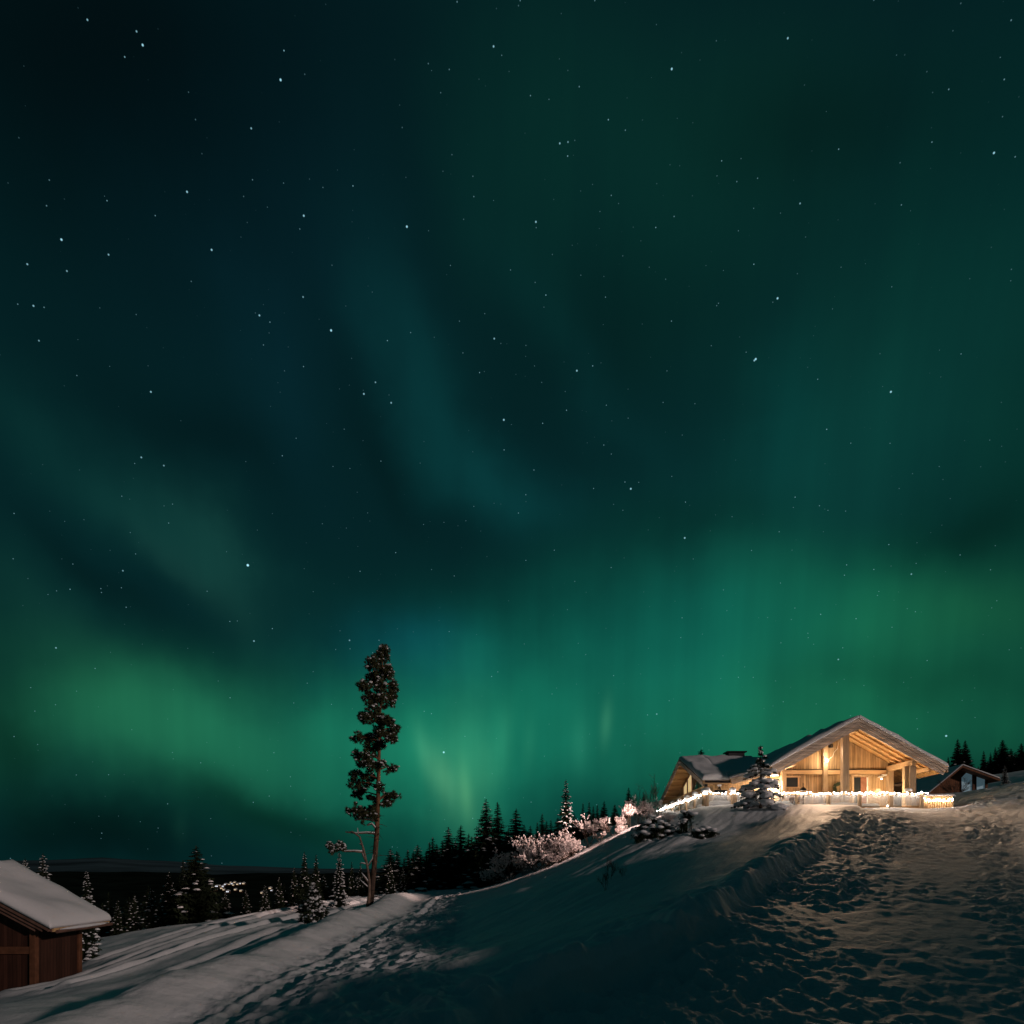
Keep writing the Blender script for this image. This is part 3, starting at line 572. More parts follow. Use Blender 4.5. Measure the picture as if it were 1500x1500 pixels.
boxes((24.62, 24.95, 44.6, 44.97, fl-.4, 6.27)).build('porch_post', M['post'], cab, bevel=.02)
boxes((17.7, 18.0, 44.78, 44.99, fl-.4, 6.9)).build('corner_post', M['post'], cab, bevel=.02)
boxes((20.42, 20.72, 44.75, 44.99, fl-.4, 8.35)).build('wall_post', M['post'], cab, bevel=.02)
boxes((18.02, 20.40, 44.86, 44.99, 6.1, 6.38), (20.74, 24.6, 44.86, 44.99, 6.1, 6.38)).build('tie_beam', M['beam'], cab, bevel=.015)
boxes((18.02, 24.6, 44.88, 44.99, 6.40, 6.44)).build('shadow_strip', M['black'], cab)  # thin black strip paints a shadow line above the tie beam
# window in the porch wall
w = boxes((17.98, 19.0, 44.92, 44.995, 5.9, 6.0), (17.98, 19.0, 44.92, 44.995, 5.2, 5.27), (17.98, 18.06, 44.92, 44.995, 5.27, 5.9), (18.82, 18.9, 44.92, 44.995, 5.27, 5.9)).build('window', M['beam'], cab)
boxes((18.06, 18.82, 44.955, 44.99, 5.27, 5.9)).build('pane', M['pane'], w)
# door
dr = boxes((22.35, 22.5, 44.9, 44.995, fl, 5.95), (23.45, 23.6, 44.9, 44.995, fl, 5.95), (22.3, 23.7, 44.88, 44.995, 5.95, 6.06)).build('door', M['post'], cab, bevel=.01)
boxes((22.5, 22.95, 44.94, 44.99, fl, 5.9)).build('glazing', M['pane'], dr); boxes((22.96, 23.34, 44.95, 44.985, fl, 5.9)).build('curtain', M['curtain'], dr)
boxes((23.35, 23.44, 44.93, 44.98, fl, 5.9)).build('door_leaf', M['white'], dr)
# wing gable windows (lit) and frames
for (ya, yb, z0, z1, z2) in ((52.0, 52.75, 5.55, 6.45, 6.15), (50.5, 51.5, 5.55, 6.95, 6.6), (48.9, 49.8, 5.6, 6.55, 6.85), (47.2, 48.4, 5.65, 5.85, 6.35)):
    fr_ = MB().prism([(ya-.08, z0-.08), (yb+.08, z0-.08), (yb+.08, z2+.1), (ya-.08, z1+.1)], 'x', 13.31, 13.345).build('window', M['black' if ya < 49 else 'post'], cab)
    MB().prism([(ya, z0), (yb, z0), (yb, z2), (ya, z1)], 'x', 13.29, 13.305).build('pane', M['lit' if ya > 50 else 'pane'], fr_)
for yy in (46.6, 50.05, 53.4): boxes((13.2, 13.34, yy, yy+.2, 5.46, min(7.2, 7.9-abs(yy-50)*.38-.45))).build('gable_post', M['post'], cab)
boxes((12.9, 13.29, 45.2, 55.8, 5.3, 5.45)).build('gable_beam', M['beam'], cab)
for k in range(7):
    ya = 50.6+k*.85; zb = 7.65-(ya-50)*.379
    boxes((12.32, 13.25, ya, ya+.1, zb-.2, zb-.05)).build('rafter', M['rafter'], cab)
# wing front window
w = boxes((14.75, 16.9, 45.18, 45.29, 5.05, 5.12), (14.75, 16.9, 45.18, 45.29, 4.2, 4.27), (14.75, 14.83, 45.18, 45.29, 4.27, 5.05), (16.82, 16.9, 45.18, 45.29, 4.27, 5.05), (15.8, 15.86, 45.18, 45.29, 4.27, 5.05)).build('window', M['beam'], cab)
boxes((14.83, 16.82, 45.22, 45.28, 4.27, 5.05)).build('pane', M['pane'], w)
w = boxes((13.3, 14.3, 45.1, 45.19, 5.1, 5.17), (13.3, 14.3, 45.1, 45.19, 4.3, 4.37), (13.3, 13.37, 45.1, 45.19, 4.37, 5.1), (14.23, 14.3, 45.1, 45.19, 4.37, 5.1)).build('window', M['beam'], cab)
boxes((13.37, 14.23, 45.12, 45.18, 4.37, 5.1)).build('pane', M['pane'], w)
# chimney / roof vents
cz = 7.9
ch = boxes((15.75, 16.9, 49.6, 50.4, cz-.1, cz+.42)).build('chimney', M['roofing'], cab); boxes((15.6, 17.05, 49.5, 50.5, cz+.44, cz+.52)).build('chimney_cap', M['black'], ch)
# deck
deck = empty('deck', (18, 42, 3.3), 'raised timber deck of the large lodge, its snow-topped edge glowing under string lights', 'deck')
boxes((11.6, 25.1, 41.2, 44.99, 3.2, fl-.01)).build('deck_floor', M['beam'], deck)
boxes((11.6, 13.25, 45.0, 56.5, 3.2, fl-.01)).build('deck_floor', M['beam'], deck)
snow_on(deck, lambda x, y: fl, dense(11.9, 17.2, .3), dense(41.1, 44.7, .3), .36, name='deck_snow', seed=9)
snow_on(deck, lambda x, y: fl, dense(18.6, 22.2, .3), dense(41.2, 42.2, .3), .22, name='deck_snow', seed=10)
# railings
def railing(name, label, pts_a, pts_b, n, cap=True, top=4.42):
    r_ = empty(name, (pts_a[0], pts_a[1], fl), label, 'railing', 'glass railings of the lodge deck'); a = Vector(pts_a); b = Vector(pts_b)
    for i in range(n+1):
        p = a.lerp(b, i/n)
        po = boxes((p.x-.09, p.x+.09, p.y-.09, p.y+.09, fl-.5, top+.06)).build('railing_post', M['post'], r_)
        if cap: MB().blob((p.x, p.y, top+.22), .21, .21, .15, 10, 6, .06, rng).build('snow_cap', M['cap'], po, smooth=True)
    d = (b-a).normalized(); nn = Vector((-d.y, d.x))
    def bar(z0, z1, w_, mat, nm):
        m_ = MB(); ps = [a+nn*w_, b+nn*w_, b-nn*w_, a-nn*w_]; m_.prism([(p.x, p.y) for p in ps], 'z', z0, z1); return m_.build(nm, mat, r_)
    bar(top-.06, top-.005, .05, M['beam'], 'handrail')
    for i in range(n):
        p = a.lerp(b, i/n)+d*.12; q = a.lerp(b, (i+1)/n)-d*.12
        ps = [p+nn*.008, q+nn*.008, q-nn*.008, p-nn*.008]; MB().prism([(v.x, v.y) for v in ps], 'z', fl+.02, top-.1).build('glass_panel', M['glass'], r_)
    return r_
railing('deck_railing', 'long front glass deck railing between the big snowy fir and the right porch post', (13.4, 41.0), (24.6, 41.0), 6, False)
railing('deck_railing', 'short glass deck railing between the left corner and the big snowy fir', (11.7, 41.0), (13.25, 41.0), 1)
railing('deck_railing', 'side deck railing with a snow cap on every post, running beside the gabled wing', (11.62, 41.3), (11.62, 55.5), 7)
# string lights
def string_lights(label, path, n, seed, drop=.05, z=4.42, rad=.027):
    rg = random.Random(seed); a0 = Vector(path[0]); r_ = empty('string_lights', (a0.x, a0.y, z), label, 'string lights', 'white light strings on the deck railings')
    pts = [Vector(p) for p in path]; L = [(q-p).length for p, q in zip(pts[:-1], pts[1:])]; tot = sum(L)
    def pos(t):
        s = t*tot
        for p, q, l in zip(pts[:-1], pts[1:], L):
            if s <= l: return p.lerp(q, s/l)
            s -= l
        return pts[-1]
    wire = []; spots = []
    for i in range(n):
        p = pos((i+.5)/n); q = Vector((p.x+rg.uniform(-.07, .07), p.y-.12+rg.uniform(-.06, .04), z+rg.uniform(-drop, drop)+.02*math.sin(i))); spots.append(q); wire.append(q+Vector((0, .03, .02)))
    MB().tube(wire, .008, 4).build('wire', M['white'], r_)
    b0 = None
    for q in spots:
        if b0 is None: b0 = MB().blob((0, 0, 0), rad, rad, rad*1.25, 6, 4).build('bulb', M['bulb'], r_, local=True); bo = b0
        else: bo = b0.copy(); C.objects.link(bo); bo.parent = r_
        bo.location = q-r_.location
    return r_
string_lights('glowing white light string along the long front railing of the lodge deck', [(13.2, 41.0, 0), (24.9, 41.0, 0)], 100, 1, .06)
string_lights('white light string wound around the left corner and side of the deck railing', [(11.55, 54.5, 0), (11.55, 41.0, 0), (13.1, 40.95, 0)], 90, 2, .07)

# slatted balcony box to the right of the porch
sb_ = empty('slatted_balustrade', (25.9, 42.0, fl-.3), 'warm lit slatted wooden balustrade with a thick snow top right of the porch', 'balustrade')
for i in range(13): boxes((25.15+i*.145, 25.22+i*.145, 41.95, 42.0, fl-.4, 4.25)).build('slat', M['rafter'], sb_)
boxes((25.08, 27.05, 41.88, 42.08, 4.26, 4.36)).build('top_rail', M['rafter'], sb_); boxes((26.96, 27.08, 41.9, 42.06, fl-.4, 4.25)).build('end_post', M['rafter'], sb_)
boxes((25.1, 27.05, 42.1, 43.6, fl-.4, 4.3)).build('box', M['ceil'], sb_)
snow_on(sb_, lambda x, y: 4.37, dense(25.0, 27.15, .2), dense(41.82, 43.7, .2), .14, name='snow_top', seed=12)
string_lights('short light string hung under the rail of the slatted balustrade', [(25.1, 41.95, 0), (27.05, 41.95, 0)], 26, 5, .09, 4.12, .028)

# lamps and small things on the lodge
def wall_lamp(name, label, loc, cat='lamp', group=None):
    o = empty(name, loc, label, cat, group); x, y, z = loc
    return o
sl = wall_lamp('wall_lamp', 'white downlight over the right part of the porch wall, casting a bright cone', (24.15, 44.7, 5.85))
boxes((24.1, 24.2, 44.6, 44.98, 5.88, 5.96)).build('bracket', M['white'], sl); MB().tube([(24.15, 44.62, 5.87), (24.15, 44.62, 5.76)], [.05, .08], 12).build('shade', M['white'], sl)
MB().blob((24.15, 44.62, 5.76), .045, .045, .03, 8, 5).build('bulb', M['lamp'], sl)
def lamp(name, typ, loc, energy, col, parent, size=.05, aim=None, ang=None, blend=.5):
    l = bpy.data.lights.new(name, typ); l.energy = energy; l.color = col; l.shadow_soft_size = size
    if ang: l.spot_size = math.radians(ang); l.spot_blend = blend
    o = bpy.data.objects.new(name, l); C.objects.link(o); o.parent = parent
    off = parent.location if parent else Vector((0, 0, 0)); o.location = Vector(loc)-off
    if aim: o.rotation_euler = (Vector(aim)-Vector(loc)).to_track_quat('-Z', 'Y').to_euler()
    return o
lamp('lamp_light', 'SPOT', (24.15, 44.62, 5.7), 190, (1, .9, .76), sl, .03, (24.15, 44.85, 3.5), 62, .35)
gl = empty('globe_lamp', (20.57, 44.6, 6.95), 'small glowing globe lamp hung on a cable from the porch wall post', 'lamp')
MB().blob((20.57, 44.58, 6.95), .09, .09, .10, 12, 8).build('globe', M['globe'], gl, smooth=True)
MB().tube([(20.5, 44.7, 7.7), (20.38, 44.7, 7.35), (20.5, 44.6, 7.05)], .014, 5).build('cable', M['white'], gl)
MB().tube([(20.66, 44.6, 7.0), (21.0, 44.7, 7.25), (21.15, 44.8, 7.55), (21.35, 44.8, 7.75), (21.5, 44.85, 8.3)], .014, 5).build('cable', M['white'], gl)
lamp('globe_light', 'POINT', (20.57, 44.3, 6.95), 70, (1, .78, .5), gl, .1)
bl = empty('wall_lamp', (17.2, 45.2, 5.3), 'bright white wall lamp behind the big snowy fir', 'lamp')
MB().blob((17.2, 45.12, 5.35), .13, .10, .15, 10, 7).build('globe', M['lamp'], bl, smooth=True); boxes((17.12, 17.28, 45.2, 45.29, 5.2, 5.5)).build('bracket', M['black'], bl)
lamp('lamp_light', 'POINT', (17.2, 44.8, 5.3), 450, (1, .84, .64), bl, .12)
for (lx, lz, lab) in ((20.05, 7.95, 'left one of two small black spotlights beside the top of the porch wall post'), (20.95, 7.95, 'right one of two small black spotlights beside the top of the porch wall post'), (18.32, 6.95, 'small black spotlight under the roof at the left end of the porch wall')):
    o = empty('spotlight', (lx, 44.8, lz), lab, 'spotlight', 'black spotlights on the porch wall')
    boxes((lx-.10, lx+.10, 44.7, 44.98, lz-.11, lz+.11)).build('housing', M['black'], o, bevel=.01); MB().tube([(lx, 44.69, lz), (lx, 44.66, lz)], .07, 12).build('lens', M['pane'], o)
    if lx == 20.05: lamp('drive_light', 'SPOT', (lx, 44.6, lz-.1), 3600, (1, .64, .40), o, .06, (14, 17, -1.5), 56, .9)
    if lx == 20.95: lamp('drive_light', 'SPOT', (lx, 44.6, lz-.1), 3000, (1, .64, .40), o, .06, (28, 27, 1.5), 60, .9)
# warm uplight of the porch: two recessed ceiling lamps
for i, (lx, ly, lab) in enumerate(((22.9, 43.3, 'round ceiling lamp under the right porch roof, the lower one'), (21.9, 43.3, 'round ceiling lamp under the right porch roof, nearer the ridge'))):
    zz = 4.9
upl = empty('floor_lantern', (23.9, 43.4, fl), 'small floor lantern low on the porch behind the railing', 'lantern')
boxes((23.8, 24.0, 43.3, 43.5, fl, fl+.06)).build('base', M['black'], upl); MB().tube([(23.9, 43.4, fl+.06), (23.9, 43.4, fl+.28)], .06, 10).build('glass', M['globe'], upl)
lamp('lantern_light', 'POINT', (23.2, 43.1, 4.6), 270, (1, .70, .38), upl, .15)
# added fill lamp on the wing, brightening the bushes and trees on the left
fd = empty('fill_lamp', (12.5, 44, 5.2), 'small added fill lamp at the front corner eave of the side wing', 'fill_lamp')
boxes((12.32, 12.5, 43.6, 43.8, 5.15, 5.3)).build('housing', M['black'], fd, bevel=.01)
lamp('fill_light', 'SPOT', (12.2, 43.6, 5.6), 13000, (1, .66, .55), fd, .1, (-2, 46.5, -.5), 44, .9)
# wreath
wr = MB(); R0 = .33
for i in range(240):
    th = rng.uniform(0, 2*PI); ph = rng.uniform(0, 2*PI); rr_ = rng.uniform(.05, .12)
    c = Vector((21.52+(R0+rr_*math.cos(ph))*math.cos(th), 44.86+rr_*math.sin(ph)*.7, 5.12+(R0+rr_*math.cos(ph))*math.sin(th)*1.15)); d = Vector((rng.uniform(-1, 1), rng.uniform(-1, .2), rng.uniform(-1, 1)))*.07
    wr.tri(c-d, c+d, c+Vector((d.z, d.y, -d.x)))
wr.tube([(21.52+R0*math.cos(t*PI/10), 44.87, 5.12+R0*1.15*math.sin(t*PI/10)) for t in range(21)], .08, 8)
tag(wr.build('wreath', M['wreath']), 'round evergreen wreath hanging on the porch wall left of the door', 'wreath')
# security camera, tripod stand
sc_ = empty('security_camera', (24.35, 44.8, 5.95), 'small white camera box beside the porch downlight', 'camera')
boxes((24.28, 24.56, 44.7, 44.9, 5.98, 6.08)).build('housing', M['white'], sc_, bevel=.01); MB().tube([(24.42, 44.8, 5.98), (24.42, 44.97, 5.9)], .02, 6).build('arm', M['white'], sc_)
tp = empty('tripod_stand', (12.8, 42.3, fl), 'black tripod stand on the snowy deck below the wing eave', 'tripod')
for (dx, dy) in ((-.42, 0), (.40, .1), (.0, -.3)): MB().tube([(12.85+dx, 42.3+dy, fl+.3), (12.85, 42.3, 5.02)], .03, 6).build('leg', M['black'], tp)
MB().blob((12.85, 42.3, 5.06), .14, .14, .08, 8, 6).build('snow_cap', M['cap'], tp, smooth=True)
bf = empty('bird_feeder', (17.15, 40.2, 3.4), 'small dark bird feeder on a pole in front of the deck railing', 'bird feeder')
MB().tube([(17.15, 40.2, 3.3), (17.15, 40.2, 4.95)], .025, 6).build('pole', M['black'], bf); MB().tube([(17.15, 40.2, 4.5), (17.15, 40.2, 4.56), (17.15, 40.2, 4.72)], [.18, .2, .03], 8).build('roof', M['black'], bf)
nb = empty('barrel', (23.65, 41.9, fl), 'low wooden barrel with a snow cap at the right end of the porch', 'barrel')
MB().tube([(24.2, 41.7, fl), (24.2, 41.7, fl+.4), (24.2, 41.7, fl+.98)], [.2, .24, .2], 12).build('staves', M['rafter'], nb); MB().blob((24.2, 41.7, fl+1.02), .24, .24, .14, 12, 6, .05, rng).build('snow_cap', M['cap'], nb, smooth=True)

# small woodshed roof seen between the porch posts
ws = empty('woodshed', (29.0, 51.5, 3.7), 'small open timber shed with snowy roof seen between the right porch posts', 'shed')
boxes((26.9, 27.1, 50, 50.2, 3.4, 6.0)).build('post', M['post'], ws); boxes((28.6, 28.8, 50, 50.2, 3.4, 6.0)).build('post', M['post'], ws)
ro = MB().prism([(27.0, 7.0), (29.4, 6.75), (28.9, 5.6), (28.5, 5.9), (27.0, 6.2)], 'y', 50.2, 53).build('roof', M['rafter'], ws)
for k in range(3): boxes((27.0, 28.7-.2*k, 50.05, 50.19, 6.15+.28*k, 6.25+.28*k)).build('roof_beam', M['black' if k == 1 else 'rafter'], ws)
snow_on(ro, lambda x, y: 7.0-(x-27)*.1, dense(26.95, 29.45, .2), dense(50.1, 53, .3), .22, seed=21, name='snow')

# ------------------------------------------------------------------ left shed
sh = empty('storage_cabin', (-18, 24.5, -4.3), 'dark brown stained cabin with thick snow on its roof at the lower left', 'cabin')
SX = -19.4; ez = -2.2; k_ = .53
def zs(x): return ez+(4.1-abs(x-SX))*k_
MB().prism([(-22.3, -5.2), (-16.5, -5.2), (-16.5, zs(-16.5)-.35), (SX, zs(SX)-.35), (-22.3, zs(-22.3)-.35)], 'y', 23.6, 26.0).build('wall', M['brown'], sh)
boxes((-16.495, -16.46, 23.75, 25.85, -5.2, zs(-16.5)-.36)).build('side_cladding', M['browny'], sh)
boxes((-16.62, -16.42, 23.5, 23.7, -5.2, zs(-16.42)-.33)).build('corner_post', M['brownpost'], sh, bevel=.01)
boxes((-16.62, -16.40, 25.86, 26.06, -5.2, zs(-16.4)-.33)).build('corner_post', M['brownpost'], sh, bevel=.01)
boxes((-22, -16.63, 23.52, 23.595, -3.0, -2.75)).build('beam', M['brownpost'], sh); boxes((-16.455, -16.43, 23.7, 25.86, -4.35, -4.22)).build('base_board', M['brownpost'], sh)
srR = MB().prism([(SX, zs(SX)), (-15.6, ez+.16), (-15.6, ez), (SX, zs(SX)-.16)], 'y', 23.1, 26.4).build('roof', M['browndark'], sh)
srL = MB().prism([(-23.5, ez), (SX-.001, zs(SX)), (SX-.001, zs(SX)-.16), (-23.5, ez-.16)], 'y', 23.1, 26.4).build('roof', M['browndark'], sh)
for k in range(3):
    a = .10*k+(.08 if k else 0)
    for (xa, xb) in ((SX, -15.62-.28*k), (-23.5, SX-.001)):
        MB().prism([(xa, zs(xa)-.02-.15*k), (xb, zs(xb)-.02-.15*k), (xb, zs(xb)-.15-.15*k), (xa, zs(xa)-.15-.15*k)], 'y', 23.0+.07*k, 23.06+.07*k).build('bargeboard', M['browndark'], sh)
boxes((-15.59, -15.53, 23.15, 26.35, ez, ez+.18)).build('fascia', M['rafter'], sh)
MB().tube([(-15.46, 23.2, ez), (-15.46, 26.35, ez)], .06, 8).build('gutter', M['browndark'], sh)
MB().blob((-15.44, 24.75, ez+.07), .08, 1.45, .06, 8, 12).build('gutter_snow', M['cap'], sh, smooth=True)
def sfz(x, y): return zs(x)
snow_on(srR, sfz, dense(SX, -15.52, .2), dense(22.95, 26.45, .2), .40, seed=31, edge=.5, wob=.075)
snow_on(srL, sfz, dense(-23.5, SX-.001, .3), dense(22.95, 26.45, .3), .40, seed=32, edge=.5)

# ------------------------------------------------------------------ neighbour cabin
nc = empty('neighbour_cabin', (43, 65, 6.5), 'dark brown cabin with tall angled windows on the hill right of the lodge', 'cabin')
yF = 64.0
def nP(px, py, Y=yF): v = at(px, py, Y); return (v.x, v.z)
ap = nP(1409, 1121); lf = nP(1357, 1164); rt = nP(1464, 1141)
kl = (ap[1]-lf[1])/(ap[0]-lf[0]); kr = (ap[1]-rt[1])/(rt[0]-ap[0])
b0 = nP(1400, 1180)[1]
MB().prism([(lf[0]+.8, b0), (rt[0]-.5, b0), (rt[0]-.5, rt[1]+.5*kr-.25), (ap[0], ap[1]-.25), (lf[0]+.8, lf[1]+.8*kl-.25)], 'y', 65, 72).build('wall', M['nwall'], nc)
rl = MB().prism([(lf[0], lf[1]), (ap[0], ap[1]), (ap[0], ap[1]-.22), (lf[0], lf[1]-.22)], 'y', 63.9, 73).build('roof', M['nwall'], nc)
rr2 = MB().prism([(ap[0]+.001, ap[1]), (rt[0], rt[1]), (rt[0], rt[1]-.22), (ap[0]+.001, ap[1]-.22)], 'y', 63.9, 73).build('roof', M['nwall'], nc)
snow_on(rl, lambda x, y: ap[1]-(ap[0]-x)*kl, dense(lf[0], ap[0], .4), dense(63.85, 73, .5), .16, seed=41, wob=.02)
snow_on(rr2, lambda x, y: ap[1]-(x-ap[0])*kr, dense(ap[0]+.001, rt[0], .4), dense(63.85, 73, .5), .16, seed=42, wob=.02)
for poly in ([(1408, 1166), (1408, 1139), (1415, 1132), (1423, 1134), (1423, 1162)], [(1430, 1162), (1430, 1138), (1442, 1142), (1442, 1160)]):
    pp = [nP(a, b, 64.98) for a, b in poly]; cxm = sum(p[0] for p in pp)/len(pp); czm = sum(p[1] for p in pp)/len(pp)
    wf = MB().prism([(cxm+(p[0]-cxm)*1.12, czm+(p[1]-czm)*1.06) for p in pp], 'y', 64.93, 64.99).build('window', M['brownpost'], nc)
    MB().prism(pp, 'y', 64.90, 64.925).build('pane', M['cool'], wf)  # faint emission stands in for sky reflected in the panes
boxes((nP(1424.8, 1160, 64.8)[0], nP(1428.2, 1160, 64.8)[0], 64.8, 64.99, b0, nP(1425, 1131)[1])).build('post', M['brownpost'], nc); boxes((nP(1443.5, 1160, 64.8)[0], nP(1447, 1160, 64.8)[0], 64.8, 64.99, b0, nP(1445, 1141)[1])).build('post', M['brownpost'], nc)
# a second snowy roof left behind it
n2 = empty('outbuilding', (40, 78, 6), 'low outbuilding with a broad snow roof behind the slatted balustrade', 'outbuilding')
boxes((38.6, 52, 78, 84, 4, 8.6)).build('wall', M['nwall'], n2)
ra = MB().prism([(77.6, 8.3), (84.5, 11.3), (84.5, 11.1), (77.6, 8.1)], 'x', 38, 52.5).build('roof', M['nwall'], n2)
snow_on(ra, lambda x, y: 8.3+(y-77.6)*.4348, dense(38, 52.5, .6), dense(77.5, 84.5, .5), .35, seed=44)
# little utility hut and box in the wood
uh = empty('utility_hut', (1.2, 55, -.6), 'tiny grey hut beside the frosted bushes at the foot of the slope', 'hut')
hp = at(772, 1274, 56); boxes((hp.x-.45, hp.x+.5, 55.6, 56.6, hp.z-.8, hp.z+.75)).build('wall', M['grey'], uh); rr3 = MB().prism([(hp.x-.55, hp.z+.76), (hp.x+.6, hp.z+.76), (hp.x+.6, hp.z+.84), (hp.x, hp.z+1.15), (hp.x-.55, hp.z+.84)], 'y', 55.5, 56.7).build('roof', M['cap'], uh)
hp = at(616, 1306, 52); ub = empty('utility_box', (hp.x, hp.y, hp.z-.2), 'low dark box with snow on top at the far end of the road', 'box')
boxes((hp.x-.45, hp.x+.45, 52, 52.5, hp.z-.6, hp.z+.18)).build('cabinet', M['black'], ub); MB().blob((hp.x, 52.25, hp.z+.18), .5, .3, .12, 10, 6).build('snow_cap', M['cap'], ub, smooth=True)

# ------------------------------------------------------------------ trees
def spruce(seed, snow=.5, ht=10., R=1.7, dens=1.0, droop=.35, name='spruce', ragged=.35, nmat='needle', pad=1.0):
    """local meshes, base at origin, height ht"""
    rg = random.Random(seed); root = empty(name, (0, 0, 0)); cr_ = MB(); sn = MB()
    MB().tube([(0, 0, -.4), (rg.uniform(-.05, .05), 0, ht*.5), (0, 0, ht*.98)], [ht*.016, ht*.009, .01], 6).build('trunk', M['bark'], root, local=True)
    z = ht*.05; lev = 0
    while z < ht*.985:
        t = z/ht; r = R*((1-t)**.82)*(1.0+.12*math.sin(lev*1.7+seed)); n = max(4, int((5+7*(1-t))*dens))
        a0 = rg.uniform(0, 6.28)
        for i in range(n):
            a = a0+2*PI*i/n+rg.uniform(-.3, .3); l = r*rg.uniform(1-ragged, 1.08)+.05; dx, dy = math.cos(a), math.sin(a)
            dr = droop*rg.uniform(.6, 1.3)
            zj = z+rg.uniform(-.5, .5)*ht*.03
            P = [Vector((dx*l*s, dy*l*s, zj-dr*l*s*(1.25-.65*s))) for s in (.05, .35, .68, 1)]
            side = Vector((-dy, dx, 0))
            for k in range(3):
                p, q = P[k], P[k+1]; wd = l*(.34, .30, .20)[k]+.05
                for sgn in (-1, 1):
                    for _ in range(2):
                        b = p.lerp(q, rg.random()); tip = b+side*sgn*wd*rg.uniform(.5, 1.25)+(q-p).normalized()*wd*rg.uniform(.2, 1.0)+Vector((0, 0, -wd*rg.uniform(.15, .9)))
                        e = (q-p).normalized()*wd*rg.uniform(.25, .5); cr_.tri(b-e*.5, b+e, tip)
                hang = p.lerp(q, .5)+Vector((0, 0, -wd*rg.uniform(.5, 1.1))); cr_.tri(p, q, hang)
            if rg.random() < snow:
                s = rg.uniform(.45, 1.0); c = P[1].lerp(P[3], s); w_ = (.05+.13*l)*rg.uniform(.7, 1.4)*pad
                n0 = len(sn.v); kk = 7
                th0 = a
                for j in range(kk):
                    th = th0+2*PI*j/kk; e1 = w_*(1.5 if j in (0,) else 1)*rg.uniform(.6, 1.2)
                    sn.v.append((c.x+math.cos(th)*e1, c.y+math.sin(th)*e1, c.z+.01-w_*.35))
                for j in range(kk):
                    th = th0+2*PI*j/kk; sn.v.append((c.x+math.cos(th)*w_*.62, c.y+math.sin(th)*w_*.62, c.z+w_*.18))
                sn.v.append((c.x, c.y, c.z+w_*.36))
                for j in range(kk):
                    j2 = (j+1) % kk; sn.f.append((n0+j, n0+j2, n0+kk+j2, n0+kk+j)); sn.f.append((n0+kk+j, n0+kk+j2, n0+2*kk))
        z += ht*.020*(1+.8*(1-t))*rg.uniform(.8, 1.2); lev += 1
    for k in range(8):
        a = rg.uniform(0, 6.28); cr_.tri((0, 0, ht*(.93+.008*k)), (math.cos(a)*.07*ht/10, math.sin(a)*.07*ht/10, ht*(.93+.008*k)), (0, 0, ht*1.0))
    build2(cr_, M[nmat], sn, M['cap'], 'crown', root, True)
    return root
protos = {}
def proto(kind):
    if kind not in protos:
        spec = {'dark1': (11, .04, 10, 1.9, 1.3, .42), 'dark2': (12, .05, 10, 1.6, 1.3, .45), 'dark3': (13, .03, 10, 2.3, 1.4, .35), 'dust1': (14, .20, 10, 2.0, 1.3, .42), 'dust2': (15, .24, 10, 2.3, 1.3, .40), 'dust3': (19, .14, 10, 1.7, 1.3, .45),
                'snowy1': (16, .85, 10, 2.0, 1.0, .42), 'snowy2': (17, .9, 10, 1.6, 1.1, .45), 'big': (18, .12, 10, 2.7, 1.3, .30)}[kind]
        protos[kind] = spruce(spec[0], spec[1], spec[2], spec[3], spec[4], spec[5]); protos[kind]['_fresh'] = 1
    return protos[kind]
def put_tree(kind, px, py_top, Y, wide, label, group, cat='spruce tree', rz=None):
    p = proto(kind)
    if p.get('_fresh'): o = p; del o['_fresh']
    else: o = copy_tree(p)
    x = (px-750)/F*Y; zt = (HOR-py_top)/F*Y; zb = h1(x, Y, False)-.1
    o.location = (x, Y, zb); s = (zt-zb)/10.; o.scale = (s*wide, s*wide, s); o.rotation_euler = (0, 0, rz if rz is not None else (px*1.7) % 6.28)
    return tag(o, label, cat, group)
G1 = 'dark spruces lining the wood behind the road'
row = [(572, 1243, 56, 1.2, 'dust1'), (583, 1258, 60, 1.0, 'dust3'), (592, 1257, 64, 1, 'dark2'), (599, 1256, 66, 1, 'dark2'), (612, 1237, 58, 1.15, 'dust1'), (624, 1247, 66, 1.1, 'dark1'), (634, 1226, 64, 1.0, 'dark2'), (640, 1236, 70, 1.2, 'dark1'), (648, 1231, 66, .9, 'dark2'),
       (657, 1211, 60, 1.0, 'dust1'), (675, 1208, 64, 1.05, 'dark1'), (691, 1225, 72, 1.1, 'dark2')]
od = ['first', 'second', 'third', 'fourth', 'fifth', 'sixth', 'seventh', 'eighth', 'ninth', 'tenth', 'eleventh', 'twelfth', 'thirteenth', 'fourteenth', 'fifteenth']
for i, (a, b, Y, wd, kd) in enumerate(row):
    put_tree(kd, a, b, Y, wd*1.8, '%s spruce right of the tall pine trunk, in the row behind the road end' % od[i], G1)
